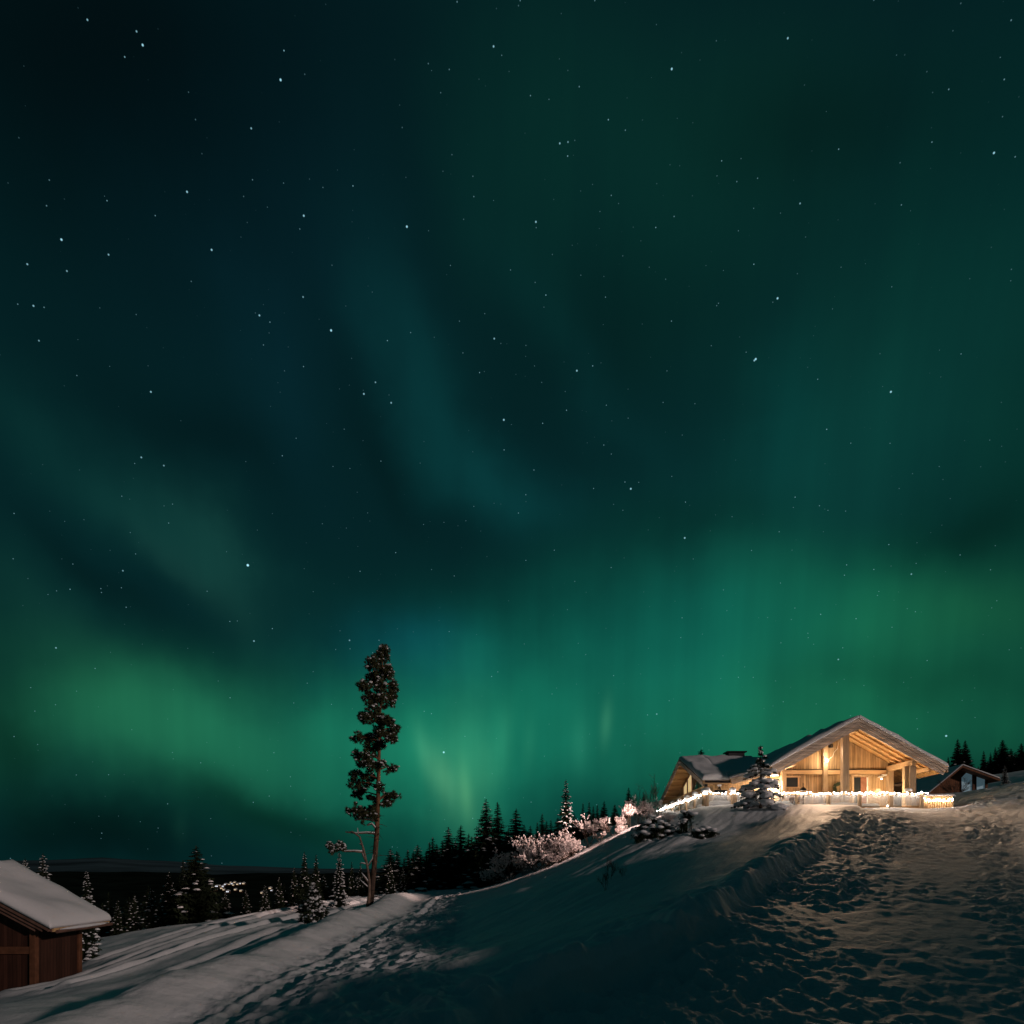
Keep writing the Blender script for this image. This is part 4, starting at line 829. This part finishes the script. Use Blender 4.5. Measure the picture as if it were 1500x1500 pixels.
rowb = [(729, 1174, 62, .85, 'dark2', 'slender dark spruce just right of the big sunlit-looking pine clump above the road end'), (745, 1212, 66, .9, 'dark1', 'shorter dark spruce hugging the left side of the broad spruce'), (756, 1184, 60, 1.1, 'dark1', 'broad dark spruce between the twin pines and the frosted bush'), (777, 1209, 64, .95, 'dark1', 'small pointed dark spruce behind the left end of the frosted bush'),
        (787, 1204, 70, .7, 'dark2', 'left spire of two thin spruces above the frosted bush'), (794, 1191, 70, .8, 'dark2', 'right, taller spire of two thin spruces above the frosted bush'), (807, 1200, 74, .7, 'dark2', 'thin spruce tip just left of the tall snowy spruce'),
        (844, 1197, 70, .9, 'dark1', 'short spruce directly right of the tall snowy spruce'), (854, 1176, 72, .7, 'dark2', 'leftmost of the thin dark spruces above the frosted birches'), (863, 1174, 74, .65, 'dark2', 'second thin dark spruce above the frosted birches'), (869, 1180, 70, .7, 'dark2', 'third thin dark spruce above the frosted birches'), (875, 1178, 76, .6, 'dark2', 'fourth thin dark spruce above the frosted birches'),
        (885, 1173, 68, .8, 'dark1', 'rightmost thin dark spruce above the frosted birches'), (921, 1153, 62, .8, 'dark1', 'dark spruce top between the birches left of the wing'), (943, 1160, 62, .8, 'dust3', 'spruce top next to the bare birch nearest the wing'), (1027, 1097, 62, 1.25, 'dark3', 'dark round tree top peeking over the ridge of the lodge wing')]
for (a, b, Y, wd, kd, lab) in rowb: put_tree(kd, a, b, Y, wd*1.7, lab, G1)
rf = random.Random(8)
for i in range(26):
    a = 566+i*13.2+rf.uniform(-5, 5); b = float(np.interp(a, [560, 640, 700, 780, 850, 910], [1268, 1248, 1228, 1222, 1206, 1190]))+rf.uniform(-6, 12)
    put_tree(('dark1', 'dark3', 'dark2')[i % 3], a, b-12, 72+rf.uniform(-3, 6), 1.5, 'dark spruce deep in the back of the wood, only its tip showing', 'spruce tips at the back of the wood')
put_tree('dust1', 712, 1170, 55, 1.5, 'tall dusted conifer with a pale lit right side standing by the foot of the slope', G1)
put_tree('snowy1', 829, 1141, 47, .9, 'tall snow-laden spruce rising out of the frosted bush', 'snow-laden spruces')
# left side
rg_l = random.Random(12)
G2 = 'snow-dusted spruces below the road'
left = [('snowy2', 37, 1256, 40, 1.0, 'snowy spruce tip just above the left cabin roof, the smaller of the pair', 'snow-laden spruces'), ('snowy1', 63, 1249, 42, 1.0, 'snowy spruce behind the left cabin roof, the taller of the pair', 'snow-laden spruces'), ('snowy1', 127, 1274, 31, .85, 'snow-laden spruce right beside the corner of the left cabin', 'snow-laden spruces'),
        ('big', 287, 1238, 52, 1.5, 'big broad dark spruce standing alone against the distant hills', G2), ('dust2', 247, 1275, 55, 1.0, 'smaller spruce at the left shoulder of the big broad spruce', G2), ('dust3', 268, 1259, 57, .9, 'spruce tip tucked behind the left side of the big broad spruce', G2),
        ('dust1', 446, 1247, 44, .9, 'spruce left of the tall pine, taller of the close pair behind the bushy one', G2), ('dust3', 463, 1251, 48, .9, 'narrow spruce right of its taller twin behind the bushy one', G2), ('dust3', 431, 1270, 50, 1.0, 'short spruce at the left of the group by the tall pine', G2),
        ('snowy1', 497, 1247, 41, .9, 'snow-dusted spruce right below the lone pine clump', 'snow-laden spruces'), ('dust2', 572, 1262, 50, .85, 'low snow-dusted spruce close right of the tall pine trunk', G2), ('dust2', 590, 1270, 52, .9, 'lowest dusted spruce between the tall pine and the road end', G2), ('dust3', 515, 1262, 52, .9, 'spruce showing between the dead limb and the snowy spruce', G2), ('dust1', 528, 1266, 56, 1.0, 'spruce directly behind the dead trunk', G2),
        ('dust3', 409, 1284, 52, 1.2, 'small spruce just right of the distant town lights', G2), ('dust2', 388, 1296, 50, 1.1, 'low spruce in front of the right end of the town lights', G2), ('dust1', 360, 1302, 52, 1.2, 'low spruce below the town lights', G2), ('dust2', 330, 1306, 54, 1.3, 'low dark spruce below the left end of the town lights', G2), ('dust3', 312, 1296, 56, 1.2, 'spruce between the big broad spruce and the town lights', G2),
        ('dust2', 222, 1300, 52, 1.1, 'low spruce to the left of the big broad spruce group', G2), ('dust1', 196, 1312, 50, 1.2, 'low dark spruce halfway between the cabin and the big spruce', G2), ('dust3', 172, 1318, 48, 1.2, 'lowest dark spruce just right of the snow-laden one at the cabin', G2)]
for i in range(34):
    a = 150+i*12.6+rg_l.uniform(-5, 5)
    if 296 < a < 378: continue
    b = float(np.interp(a, [150, 250, 290, 400, 450, 520, 570], [1318, 1300, 1290, 1303, 1280, 1282, 1275]))+rg_l.uniform(-10, 12)
    left.append((('dust3', 'dark1', 'dust1', 'dark3')[i % 4], a, b, 60+rg_l.uniform(-2, 14), 1.3, 'dark spruce filling the slope below the road, half hidden by others', 'spruces filling the slope below the road'))
for (kd, a, b, Y, wd, lab, g) in left: put_tree(kd, a, b, Y, wd, lab, g)
# far right
G3 = 'dark spruces on the hill behind the neighbour cabin'
for (a, b, Y, wd, kd, lab) in [(1403, 1082, 85, .95, 'dark3', 'left one of the tall pair of dark spruces behind the neighbour cabin'), (1414, 1084, 88, 1.0, 'dark3', 'right one of the tall pair of dark spruces behind the neighbour cabin'), (1389, 1108, 90, .9, 'dark1', 'shorter dark spruce left of the tall pair on the hill'), (1378, 1118, 88, 1.0, 'dark1', 'low dark spruce beside the roof tip of the lodge'), (1364, 1128, 92, 1.0, 'dark1', 'low dark spruce behind the right porch post'), (1352, 1132, 94, 1.1, 'dark1', 'lowest dark spruce behind the lodge eave'), (1340, 1136, 90, 1.2, 'dark3', 'dark spruce seen through the porch between the posts'), (1325, 1134, 92, 1.2, 'dark3', 'dark spruce seen through the porch near the woodshed'),
        (1441, 1099, 100, .9, 'dark1', 'leftmost dark spruce of the clump by the right edge'), (1451, 1102, 100, .9, 'dark1', 'second spruce of the clump by the right edge'), (1458, 1094, 104, .9, 'dark1', 'third spruce of the clump by the right edge'), (1469, 1083, 100, 1.3, 'dark3', 'tallest broad dark spruce of the clump by the right edge'), (1481, 1096, 104, 1.2, 'dark3', 'dark spruce right of the tallest one by the right edge'), (1496, 1088, 98, 1.2, 'dark3', 'last dark spruce of the clump, cut by the right edge'), (1433, 1122, 104, 1.3, 'dark1', 'tiny spruce in the gap between the two hill clumps')]:
    put_tree(kd, a, b, Y, wd*1.25, lab, G3)
for i in range(12):
    a = (1344, 1352, 1369, 1383, 1395, 1421, 1437, 1447, 1463, 1475, 1487, 1502)[i]; put_tree(('dark1', 'dark3')[i % 2], a, 1105+(i*7) % 17-(6 if i > 6 else -14), 112, 1.6, 'dark spruce standing behind the others on the hill, mostly hidden', 'spruces hidden at the back of the hill')
put_tree('snowy1', 1472, 1121, 52, 1.1, 'small snowy spruce lit orange beside the neighbour cabin roof', 'snow-laden spruces')

# bushy snow covered small spruce by the bank
def bushy(name, px, ptop, pb, Y, R, n, label, prof):
    rg = random.Random(5); b = at(px, pb, Y); zb = h1(b.x, Y, False); b.z = zb; ht = at(px, ptop, Y).z-zb
    root = empty(name, b, label, 'spruce tree'); MB().tube([b, b+Vector((0, 0, ht))], [.08, .02], 6).build('trunk', M['bark'], root)
    cm, sm = MB(), MB()
    for i in range(n):
        t = rg.random(); r = R*prof(t)*math.sqrt(rg.random())*1.0; r = max(r, R*prof(t)*.6); a = rg.uniform(0, 6.28); c = b+Vector((math.cos(a)*r, math.sin(a)*r, t*ht))
        for _ in range(9):
            d = Vector((rg.gauss(0, 1), rg.gauss(0, 1), rg.gauss(-.4, .8)))*.09; e = Vector((rg.gauss(0, 1), rg.gauss(0, 1), rg.gauss(0, 1)))*.03; cm.tri(c-e, c+e, c+d*1.6)
        if rg.random() < .62: k = rg.uniform(.04, .10); sm.blob(c+Vector((0, 0, .06)), k, k, k*.7, 6, 5, .2, rg)
    build2(cm, M['needle'], sm, M['cap'], 'crown', root)
bushy('spruce', 458, 1296, 1352, 33, .62, 700, 'small bushy spruce dotted with snow growing on the road bank', lambda t: (1.0 if t < .35 else 1.0-(t-.35)/.65*.92))

# the big snow covered fir before the deck
def snowy_fir():
    rg = random.Random(21); Y = 38.; b = at(1114, 1196, Y); b.z = h1(b.x, Y, False)-.05; ht = at(1114, 1092, Y).z-b.z
    root = empty('fir_tree', b, 'fir with heavy snow pillows on every branch standing before the deck lights', 'fir tree')
    MB().tube([b, b+Vector((.03, 0, ht*.5)), b+Vector((0, 0, ht))], [.09, .05, .012], 8).build('trunk', M['bark'], root)
    cm, sm = MB(), MB(); lv = 10
    for k in range(lv):
        t = k/(lv-1); z0 = ht*(.07+.83*t); R = 1.36*(1-t)**.8+.10; n = 8-int(4*t)
        for i in range(n):
            a = rg.uniform(0, .9)+2*PI*i/n+k; l = R*rg.uniform(.55, 1.2); z = z0+rg.uniform(-.5, .5)*ht*.085; d = Vector((math.cos(a), math.sin(a), 0)); tip = b+d*l+Vector((0, 0, z-.22*l)); st = b+Vector((0, 0, z+.05))
            cm.tube([st, st.lerp(tip, .5)+Vector((0, 0, .04)), tip], [.022, .016, .008], 4)
            for q in range(34):
                s = rg.uniform(.25, 1.08); c = st.lerp(tip, s); sd = Vector((-d.y, d.x, 0))*rg.choice((-1, 1)); w_ = .22*l*(1.25-s)+.10
                e = c+sd*w_*rg.uniform(.3, 1.2)+d*rg.uniform(.0, .12)+Vector((0, 0, -rg.uniform(.03, .2))); cm.tri(c-d*.035, c+d*.035, e)
            if t < .9:
                m_ = 2 if l > .6 else 1
                for q in range(m_):
                    s = .82-.38*q; c = st.lerp(tip, s); w_ = (.07+.17*l)*rg.uniform(.5, 1.25); sm.blob(c+Vector((0, 0, w_*.22)), w_*1.1, w_, w_*.5, 12, 8, .05, rg)
    for q in range(40):
        a = rg.uniform(0, 6.28); z = ht*rg.uniform(.86, 1.0); cm.tri(b+Vector((0, 0, z-.08)), b+Vector((.02, 0, z)), b+Vector((math.cos(a)*.16, math.sin(a)*.16, z+.05)))
    for q in range(12):
        a = rg.uniform(0, 6.28); z = ht*rg.uniform(.86, .97); sm.blob(b+Vector((math.cos(a)*.09, math.sin(a)*.09, z)), .05, .05, .06, 6, 5, .1, rg)
    build2(cm, M['needle'], sm, M['cap'], 'crown', root)
snowy_fir()

# the tall pine
def puffs(cm, sm, c, rx, rz, n, rg, sc=1.0, snowf=.4):
    for _ in range(n):
        while True:
            p = Vector((rg.uniform(-1, 1), rg.uniform(-1, 1), rg.uniform(-1, 1)))
            if p.length < 1: break
        q = Vector((c[0]+p.x*rx, c[1]+p.y*rx, c[2]+p.z*rz)); s = sc*rg.uniform(.11, .19)
        for k in range(16):
            d = Vector((rg.gauss(0, 1), rg.gauss(0, 1), rg.gauss(.25, .9))).normalized()*s; e = d.orthogonal().normalized()*s*.16
            cm.tri(q-e, q+e, q+d)
        if rg.random() < snowf: k = s*rg.uniform(.3, .62); sm.blob(q+Vector((0, 0, s*.35)), k, k, k*.6, 6, 4, .25, rg)
def tall_pine():
    rg = random.Random(77); Y = 38.
    tp_ = [(541, 1338), (545, 1300), (548, 1270), (552, 1220), (553.5, 1180), (555, 1120), (556, 1060), (559, 1000), (561, 950)]
    base = at(541, 1336, Y); root = empty('pine_tree', base, 'very tall narrow pine with a bare reddish lower trunk rising above everything on the left', 'pine tree')
    P = [at(a, b, Y) for a, b in tp_]; rad = [.21, .155, .145, .135, .12, .10, .075, .05, .02]
    tr = MB().tube(P, rad, 12).build('trunk', M['pbark'], root, smooth=True)
    cm, sm = MB(), MB()
    CL = [(562, 952, 8, 6), (557, 962, 11, 7), (549, 977, 10, 8), (563, 975, 8, 10), (568, 986, 11, 7), (543, 993, 10, 6), (573, 1000, 8, 7), (556, 992, 9, 8), (538, 1010, 9, 6), (558, 1008, 12, 8), (571, 1014, 8, 6), (542, 1024, 10, 6), (556, 1024, 9, 6), (568, 1028, 9, 5), (534, 1048, 9, 5), (548, 1040, 10, 6), (542, 1058, 11, 6), (557, 1052, 8, 5), (572, 1061, 9, 6), (578, 1067, 7, 5), (565, 1060, 6, 4),
          (525, 1081, 9, 6), (540, 1078, 11, 6), (556, 1074, 8, 5), (568, 1076, 9, 6), (576, 1085, 9, 7), (543, 1094, 12, 7), (555, 1092, 8, 6), (522, 1106, 8, 5), (531, 1117, 10, 7), (546, 1123, 10, 7), (541, 1108, 9, 5), (564, 1122, 6, 4), (573, 1123, 8, 6), (518, 1146, 9, 7), (528, 1150, 9, 7), (522, 1135, 8, 6), (520, 1160, 7, 5), (536, 1138, 9, 6), (556, 1154, 8, 6), (566, 1168, 8, 7), (574, 1165, 6, 4), (565, 1178, 6, 5), (541, 1168, 7, 3), (513, 1189, 8, 5), (524, 1186, 10, 7), (534, 1194, 9, 5), (543, 1186, 8, 6), (548, 1194, 6, 5)]
    trunk_x = lambda py: float(np.interp(-py, [-1338, -1270, -1220, -1120, -1000, -950], [541, 548, 552, 555, 559, 561]))
    for (a, b, rx, ry) in CL:
        off = rg.uniform(-.9, .9)*min(1, abs(a-trunk_x(b))/16+.3); c = at(a, b, Y); c.y += off
        s = at(trunk_x(b+5), b+5, Y); MB().tube([s, s.lerp(c, .5)+Vector((0, 0, .12)), c], [.05, .035, .015], 5).build('branch', M['pbark'], root)
        tk = 1.22 if b < 1072 else 1.0; puffs(cm, sm, (c.x, c.y, c.z), rx*.038*rg.uniform(1.0, 1.3), ry*.038*rg.uniform(1.0, 1.5)*tk, int((20+rx*ry*.55)*tk), rg, 1.0, .16)
        for _ in range(3):
            q_ = s.lerp(c, rg.uniform(.4, 1.25)); puffs(cm, sm, (q_.x+rg.gauss(0, .12), q_.y, q_.z+rg.gauss(0, .22)), .16, .13, 6, rg, 1.0, .12)
    build2(cm, M['pneedle'], sm, M['cap'], 'crown', root)
    # bare snowy limbs low on the trunk
    for pts in ([(551, 1203), (540, 1201), (528, 1200), (520, 1202)], [(550, 1213), (545, 1207), (538, 1209)], [(549, 1221), (538, 1220), (522, 1221), (506, 1219)]):
        q = [at(a, b, Y-.1) for a, b in pts]; l = MB().tube(q, [.06, .05, .04, .02][:len(q)], 6).build('bare_limb', M['deadwood'], root)
        MB().tube([p+Vector((0, 0, .045)) for p in q], [.045, .045, .035, .02][:len(q)], 6).build('snow', M['cap'], l, smooth=True)
    for _ in range(46):
        py = rg.uniform(1195, 1315); s = at(trunk_x(py), py, Y); a = rg.uniform(0, 6.28); l = rg.uniform(.25, .9); d = Vector((math.cos(a), math.sin(a), rg.uniform(-.5, .2)))*l
        if _ == 0: tw = MB()
        tw.tube([s, s+d*.5+Vector((0, 0, .05)), s+d], [.02, .014, .006], 4)
    tw.build('dead_twigs', M['bark'], root)
    # dead companion
    Y2 = 37.6; root = empty('dead_pine', at(539, 1336, Y2), 'twisted half-dead pine with one live tuft leaning against the tall pine', 'pine tree')
    def limb(pts, rs, nm='bare_limb', par=root, snow=True):
        q = [at(a, b, Y2) for a, b in pts]; o = MB().tube(q, rs, 7).build(nm, M['deadwood'], par, smooth=True)
        if snow: MB().tube([p+Vector((-.01, -.01, rs[i]*.8)) for i, p in enumerate(q)], [r*.8 for r in rs], 5).build('snow', M['cap'], o, smooth=True)
    limb([(538, 1338), (541, 1310), (541, 1290), (538, 1268), (533, 1246), (527, 1226), (516, 1218), (508, 1219)], [.14, .085, .075, .065, .06, .05, .035, .015], 'trunk', snow=False)
    limb([(541, 1294), (535, 1286), (530, 1279)], [.07, .06, .03]); limb([(536, 1262), (531, 1250), (532, 1240), (527, 1236)], [.06, .05, .04, .03]); limb([(531, 1248), (520, 1247), (505, 1247), (492, 1244)], [.06, .055, .05, .02])
    limb([(538, 1270), (546, 1258), (547, 1248)], [.04, .03, .01]); limb([(525, 1222), (524, 1213)], [.04, .015]); limb([(540, 1300), (532, 1293), (527, 1288)], [.04, .03, .02]); limb([(538, 1266), (530, 1264), (527, 1266)], [.04, .03, .02])
    cm, sm = MB(), MB()
    for (a, b, rx, ry) in [(483, 1239, 6, 5), (490, 1243, 7, 5), (498, 1238, 7, 5), (503, 1243, 5, 4), (486, 1248, 4, 3)]:
        c = at(a, b, Y2); puffs(cm, sm, (c.x, c.y, c.z), rx*.038, ry*.038, 26, rg, .9, .7)
    build2(cm, M['pneedle'], sm, M['cap'], 'crown', root)
tall_pine()

# frosted shrubs and birches
def shrub(seed, ht, spread, stems, name='frosted_birch', frost=True, depth=4, twigr=.014, up=.8):
    rg = random.Random(seed); root = empty(name, (0, 0, 0)); st, tw, fr_b = MB(), MB(), MB()
    def grow(p, d, l, r, lev):
        q = p+d*l; mid = p.lerp(q, .5)+Vector((rg.gauss(0, 1), rg.gauss(0, 1), 0))*l*.06
        (st if lev < 2 else tw).tube([p, mid, q], [r, r*.85, r*.7], 4 if lev < 2 else 3, cap=False)
        if frost and lev >= 3:
            for _ in range(2):
                if rg.random() < .7: c = p.lerp(q, rg.random()); k = rg.uniform(.02, .058)*ht/3; fr_b.blob(c, k, k, k*1.3, 5, 3)
        if lev >= depth: return
        for i in range(rg.choice((2, 3, 4) if lev else (3, 4))):
            nd_ = (d+Vector((rg.gauss(0, .42), rg.gauss(0, .42), rg.gauss(.08, .25)))).normalized(); grow(p.lerp(q, rg.uniform(.45, 1)), nd_, l*rg.uniform(.55, .8), r*.62, lev+1)
    for i in range(stems):
        a = 2*PI*i/stems+rg.uniform(-.4, .4); d = Vector((math.cos(a)*spread*rg.uniform(.3, 1), math.sin(a)*spread*rg.uniform(.3, 1), up)).normalized(); grow(Vector((math.cos(a)*.08, math.sin(a)*.08, -.1)), d, ht*.40*rg.uniform(.8, 1.1), .035*ht/3, 0)
    st.build('stems', M['bark' if frost else 'twig'], root, local=True); build2(tw, M['twig'], fr_b, M['frost'], 'twigs', root, True)
    return root
SH = {}
def put_shrub(kind, px, pt, pb, Y, wide, label, cat='frosted bush', group='frosted bushes and birches on the slope', sink=.05):
    if kind not in SH:
        sp = {'f1': (31, 3, .9, 6, True, 4), 'f2': (32, 3, .6, 4, True, 4), 'f3': (33, 3, 1.1, 7, True, 4), 'b1': (34, 3, .35, 3, False, 4), 'b2': (35, 3, .9, 7, False, 4)}[kind]
        o = shrub(sp[0], sp[1], sp[2], sp[3], 'frosted_bush' if sp[4] else 'bare_bush', sp[4], sp[5]); SH[kind] = o
        zs_ = [v.co.z for ch in o.children for v in ch.data.vertices]; o['_h'] = max(zs_)
        hh = o['_h']
    else:
        hh = SH[kind]['_h']; o = copy_tree(SH[kind])
    x = (px-750)/F*Y; zb = h1(x, Y, False) if pb is None else at(px, pb, Y).z; zb = max(zb, -99)
    g = h1(x, Y, False); zb = min(zb, g) if abs(zb-g) < 1.0 else g
    o.location = (x, Y, zb-sink); s = ((HOR-pt)/F*Y-zb)/hh; o.scale = (s*wide, s*wide, s); o.rotation_euler = (0, 0, (px*2.3) % 6.28)
    return tag(o, label, cat, group)
for a in [('f1', 745, 1240, 1283, 50, 1.1, 'small round frosted tree left of the tiny hut'), ('f3', 786, 1218, None, 47, .9, 'left part of the bright frosted thicket, low and wide'), ('f1', 803, 1207, None, 46, 1.1, 'bright pinkish frosted bush just left of the tall snowy spruce'), ('f3', 820, 1215, None, 45, 1.0, 'frosted bush at the foot of the tall snowy spruce'), ('f1', 838, 1222, None, 44, .8, 'frosted bush right at the base of the tall snowy spruce, on its right'), ('f3', 795, 1235, None, 45, 1.2, 'lowest frosted bush in front of the thicket'),
          ('f2', 862, 1190, None, 46.8, .9, 'slim frosted birch right of the tall snowy spruce'), ('f2', 878, 1198, None, 46.3, 1.0, 'frosted birch in the middle of the slope row'), ('f1', 899, 1188, None, 46, .9, 'wide frosted birch left of the snow-laden juniper'), ('f1', 905, 1210, None, 45, 1.1, 'lower frosted birch in front of the wide one'), ('f2', 918, 1168, None, 46, .8, 'tall frosted birch with upright shoots above the juniper'), ('f2', 935, 1162, None, 46.6, .8, 'frosted birch directly above the juniper'), ('f1', 945, 1174, None, 46.6, .8, 'dense frosted bush between the birches and the wing'), ('f2', 962, 1165, None, 47.2, .7, 'frosted bush touching the left corner of the wing'),
          ('f3', 725, 1262, 1290, 52, .9, 'dim frosted bush under the dusted conifer'), ('f3', 975, 1185, None, 39, .9, 'low frosted bush just below the deck corner lights'), ('f1', 1165, 1163, None, 38.5, .9, 'small frosted bush between the big fir and the porch')]:
    put_shrub(*a)
put_shrub('b1', 958, 1133, None, 49, .6, 'thin bare birch with dark upright shoots left of the wing', 'birch'); put_shrub('b1', 931, 1147, None, 49, .5, 'thin bare birch shoots above the frosted row', 'birch')
put_shrub('b2', 1398, 1136, None, 58, 1.0, 'bare round bush in front of the neighbour cabin', 'bush')
for (a, b, Y, lab) in ((894, 1247, 24, 'taller bare stalk cluster poking out of the smooth snow slope'), (912, 1263, 24, 'tiny bare twig poking out of the snow right of the stalks'), (887, 1266, 22, 'lower bare twigs in front of the stalk cluster on the slope')):
    put_shrub('b1', a, b, None, Y, .8, lab, 'twigs', 'bare twigs in the snow')

# snow-laden junipers
def juniper(label, spots, Y, seed):
    rg = random.Random(seed); c0 = at(*spots[0][:2], Y); zb = h1(c0.x, Y, False); root = empty('juniper_bush', (c0.x, Y, zb), label, 'bush', 'snow-laden junipers on the slope'); sm, cm = MB(), MB()
    for (a, b, r) in spots:
        yy = Y+rg.uniform(-.4, .6); c = at(a, b, yy); g = h1(c.x, yy, False); rr_ = r*Y/F
        for q in range(5):
            o_ = Vector((rg.gauss(0, .55), rg.gauss(0, .55), rg.gauss(0, .35)))*rr_; k = rr_*rg.uniform(.35, .75); sm.blob(c+o_, k*1.2, k, k*.52, 12, 8, .10, rg)
        for k in range(int(160*r/8)):
            d = Vector((rg.gauss(0, 1), rg.gauss(0, 1)-.4, -abs(rg.gauss(.5, .6)))).normalized(); p = c+d*rr_*.8; q = p+d*rr_*rg.uniform(.2, .7)+Vector((0, 0, rg.uniform(-.1, .1))); e = d.orthogonal().normalized()*.035; cm.tri(p-e, p+e, q)
        for k in range(6):
            p = Vector((c.x+rg.uniform(-.2, .2), yy+rg.uniform(-.2, .2), g-.05)); cm.tube([p, p.lerp(c, .5)+Vector((rg.uniform(-.1, .1), 0, 0)), c], [.03, .02, .015], 4)
        for k in range(60):
            p = Vector((c.x+rg.gauss(0, rr_*.6), yy+rg.gauss(0, rr_*.5), rg.uniform(g, max(g+.1, c.z)))); d = Vector((rg.gauss(0, 1), rg.gauss(0, 1), rg.gauss(0, 1))).normalized()*.14; e = d.orthogonal().normalized()*.03; cm.tri(p-e, p+e, p+d)
    sm.build('snow', M['cap'], root, smooth=True); cm.build('foliage', M['needle'], root)
juniper('wide dark juniper loaded with rounded snow at the top of the slope', [(935, 1222, 8), (944, 1206, 8), (951, 1220, 9), (962, 1213, 9), (973, 1207, 8), (982, 1214, 8), (948, 1233, 7), (966, 1225, 8), (938, 1212, 7), (990, 1217, 7), (1000, 1206, 6), (956, 1200, 7), (1009, 1190, 8), (1003, 1198, 6)], 33.5, 3)
juniper('smaller round juniper loaded with snow right of the wide one', [(1020, 1218, 7), (1030, 1214, 8), (1040, 1219, 7), (1026, 1226, 7), (1037, 1227, 7), (1047, 1224, 5)], 32, 4)

# ------------------------------------------------------------------ far forest and town
rg = random.Random(90); fm = MB()
cnt = 0
XS = []; 
while len(XS) < 5200:
    r = 105*math.exp(rg.random()*math.log(10)); az = math.radians(rg.uniform(-46, 10)); x, y = r*math.sin(az), r*math.cos(az)
    if r < 95 and az > math.radians(-8): continue
    XS.append((x, y))
zz = H(np.array([p[0] for p in XS]), np.array([p[1] for p in XS]), False)
for (x, y), z in zip(XS, zz):
    h = rg.uniform(5, 11); n0 = len(fm.v); r_ = h*rg.uniform(.12, .17); px_ = 750+1000*x/y
    top = z+h
    if top/y > -.012: h = max(2.0, -.012*y-z+rg.uniform(-1.5, .6)); 
    if h < 2.2: continue
    for k in range(4):
        zc = z+h*(.05+.24*k); rr_ = r_*(1-.23*k); m0 = len(fm.v)
        a0 = rg.uniform(0, 6)
        for j in range(7): fm.v.append((x+math.cos(a0+j*.898)*rr_*rg.uniform(.6, 1.15), y+math.sin(a0+j*.898)*rr_*rg.uniform(.6, 1.15), zc+rg.uniform(-.2, .2)))
        fm.v.append((x, y, zc+h*(.34 if k < 3 else .24)))
        for j in range(7): fm.f.append((m0+j, m0+(j+1) % 7, m0+7))
tag(fm.build('distant_forest', M['needle']), 'dark conifer forest filling the valley below the road', 'forest', kind='stuff')
tw_root = None
TOWN = [(312, 1301), (318, 1299), (322, 1298), (327, 1299), (332, 1296), (336, 1296), (340, 1295), (344, 1293), (348, 1296), (352, 1295), (357, 1295), (328, 1304), (334, 1307), (345, 1304), (353, 1306), (311, 1305), (316, 1304), (396, 1302), (398, 1305), (384, 1309), (338, 1293), (330, 1296), (342, 1297), (325, 1302)]
for i, (a, b) in enumerate(TOWN):
    p = hit(a, b+1.2, 500, 2300, 900)
    if p is None: p = at(a, b+1, 1500)
    if i in (0, 1):
        r_ = empty('town_house', (0, 0, 0)); lm = M['town'] if i == 0 else M['town2']
        boxes((-5, 5, -4, 4, -3, 3.2)).build('wall', M['brown'], r_, local=True); MB().prism([(-5.6, 3.2), (5.6, 3.2), (0, 6.2)], 'y', -4.6, 4.6).build('roof', M['cap'], r_, local=True)
        boxes((-3.2, 0, -4.12, -4.02, .4, 2.8), (.8, 3.4, -4.12, -4.02, .4, 2.8)).build('window', lm, r_, local=True)
        if i == 0: t0 = r_
        else: t1 = r_
        o = r_
    else: o = copy_tree(t0 if i % 3 else t1)
    o.location = p+Vector((0, 0, 1.5)); s = (.75+.5*rg.random())*.62; o.scale = (s, s, s*1.1)
    tag(o, 'tiny lit house in the distant town cluster right of the big spruce' if a < 370 else 'tiny lit house standing apart to the right of the distant town', 'house', 'lit houses of the distant town' if a < 370 else 'lit houses apart from the distant town')
for k in list(protos.values()):
    if '_fresh' in k: bpy.data.objects.remove(k)
print('OBJECTS', len(bpy.data.objects))
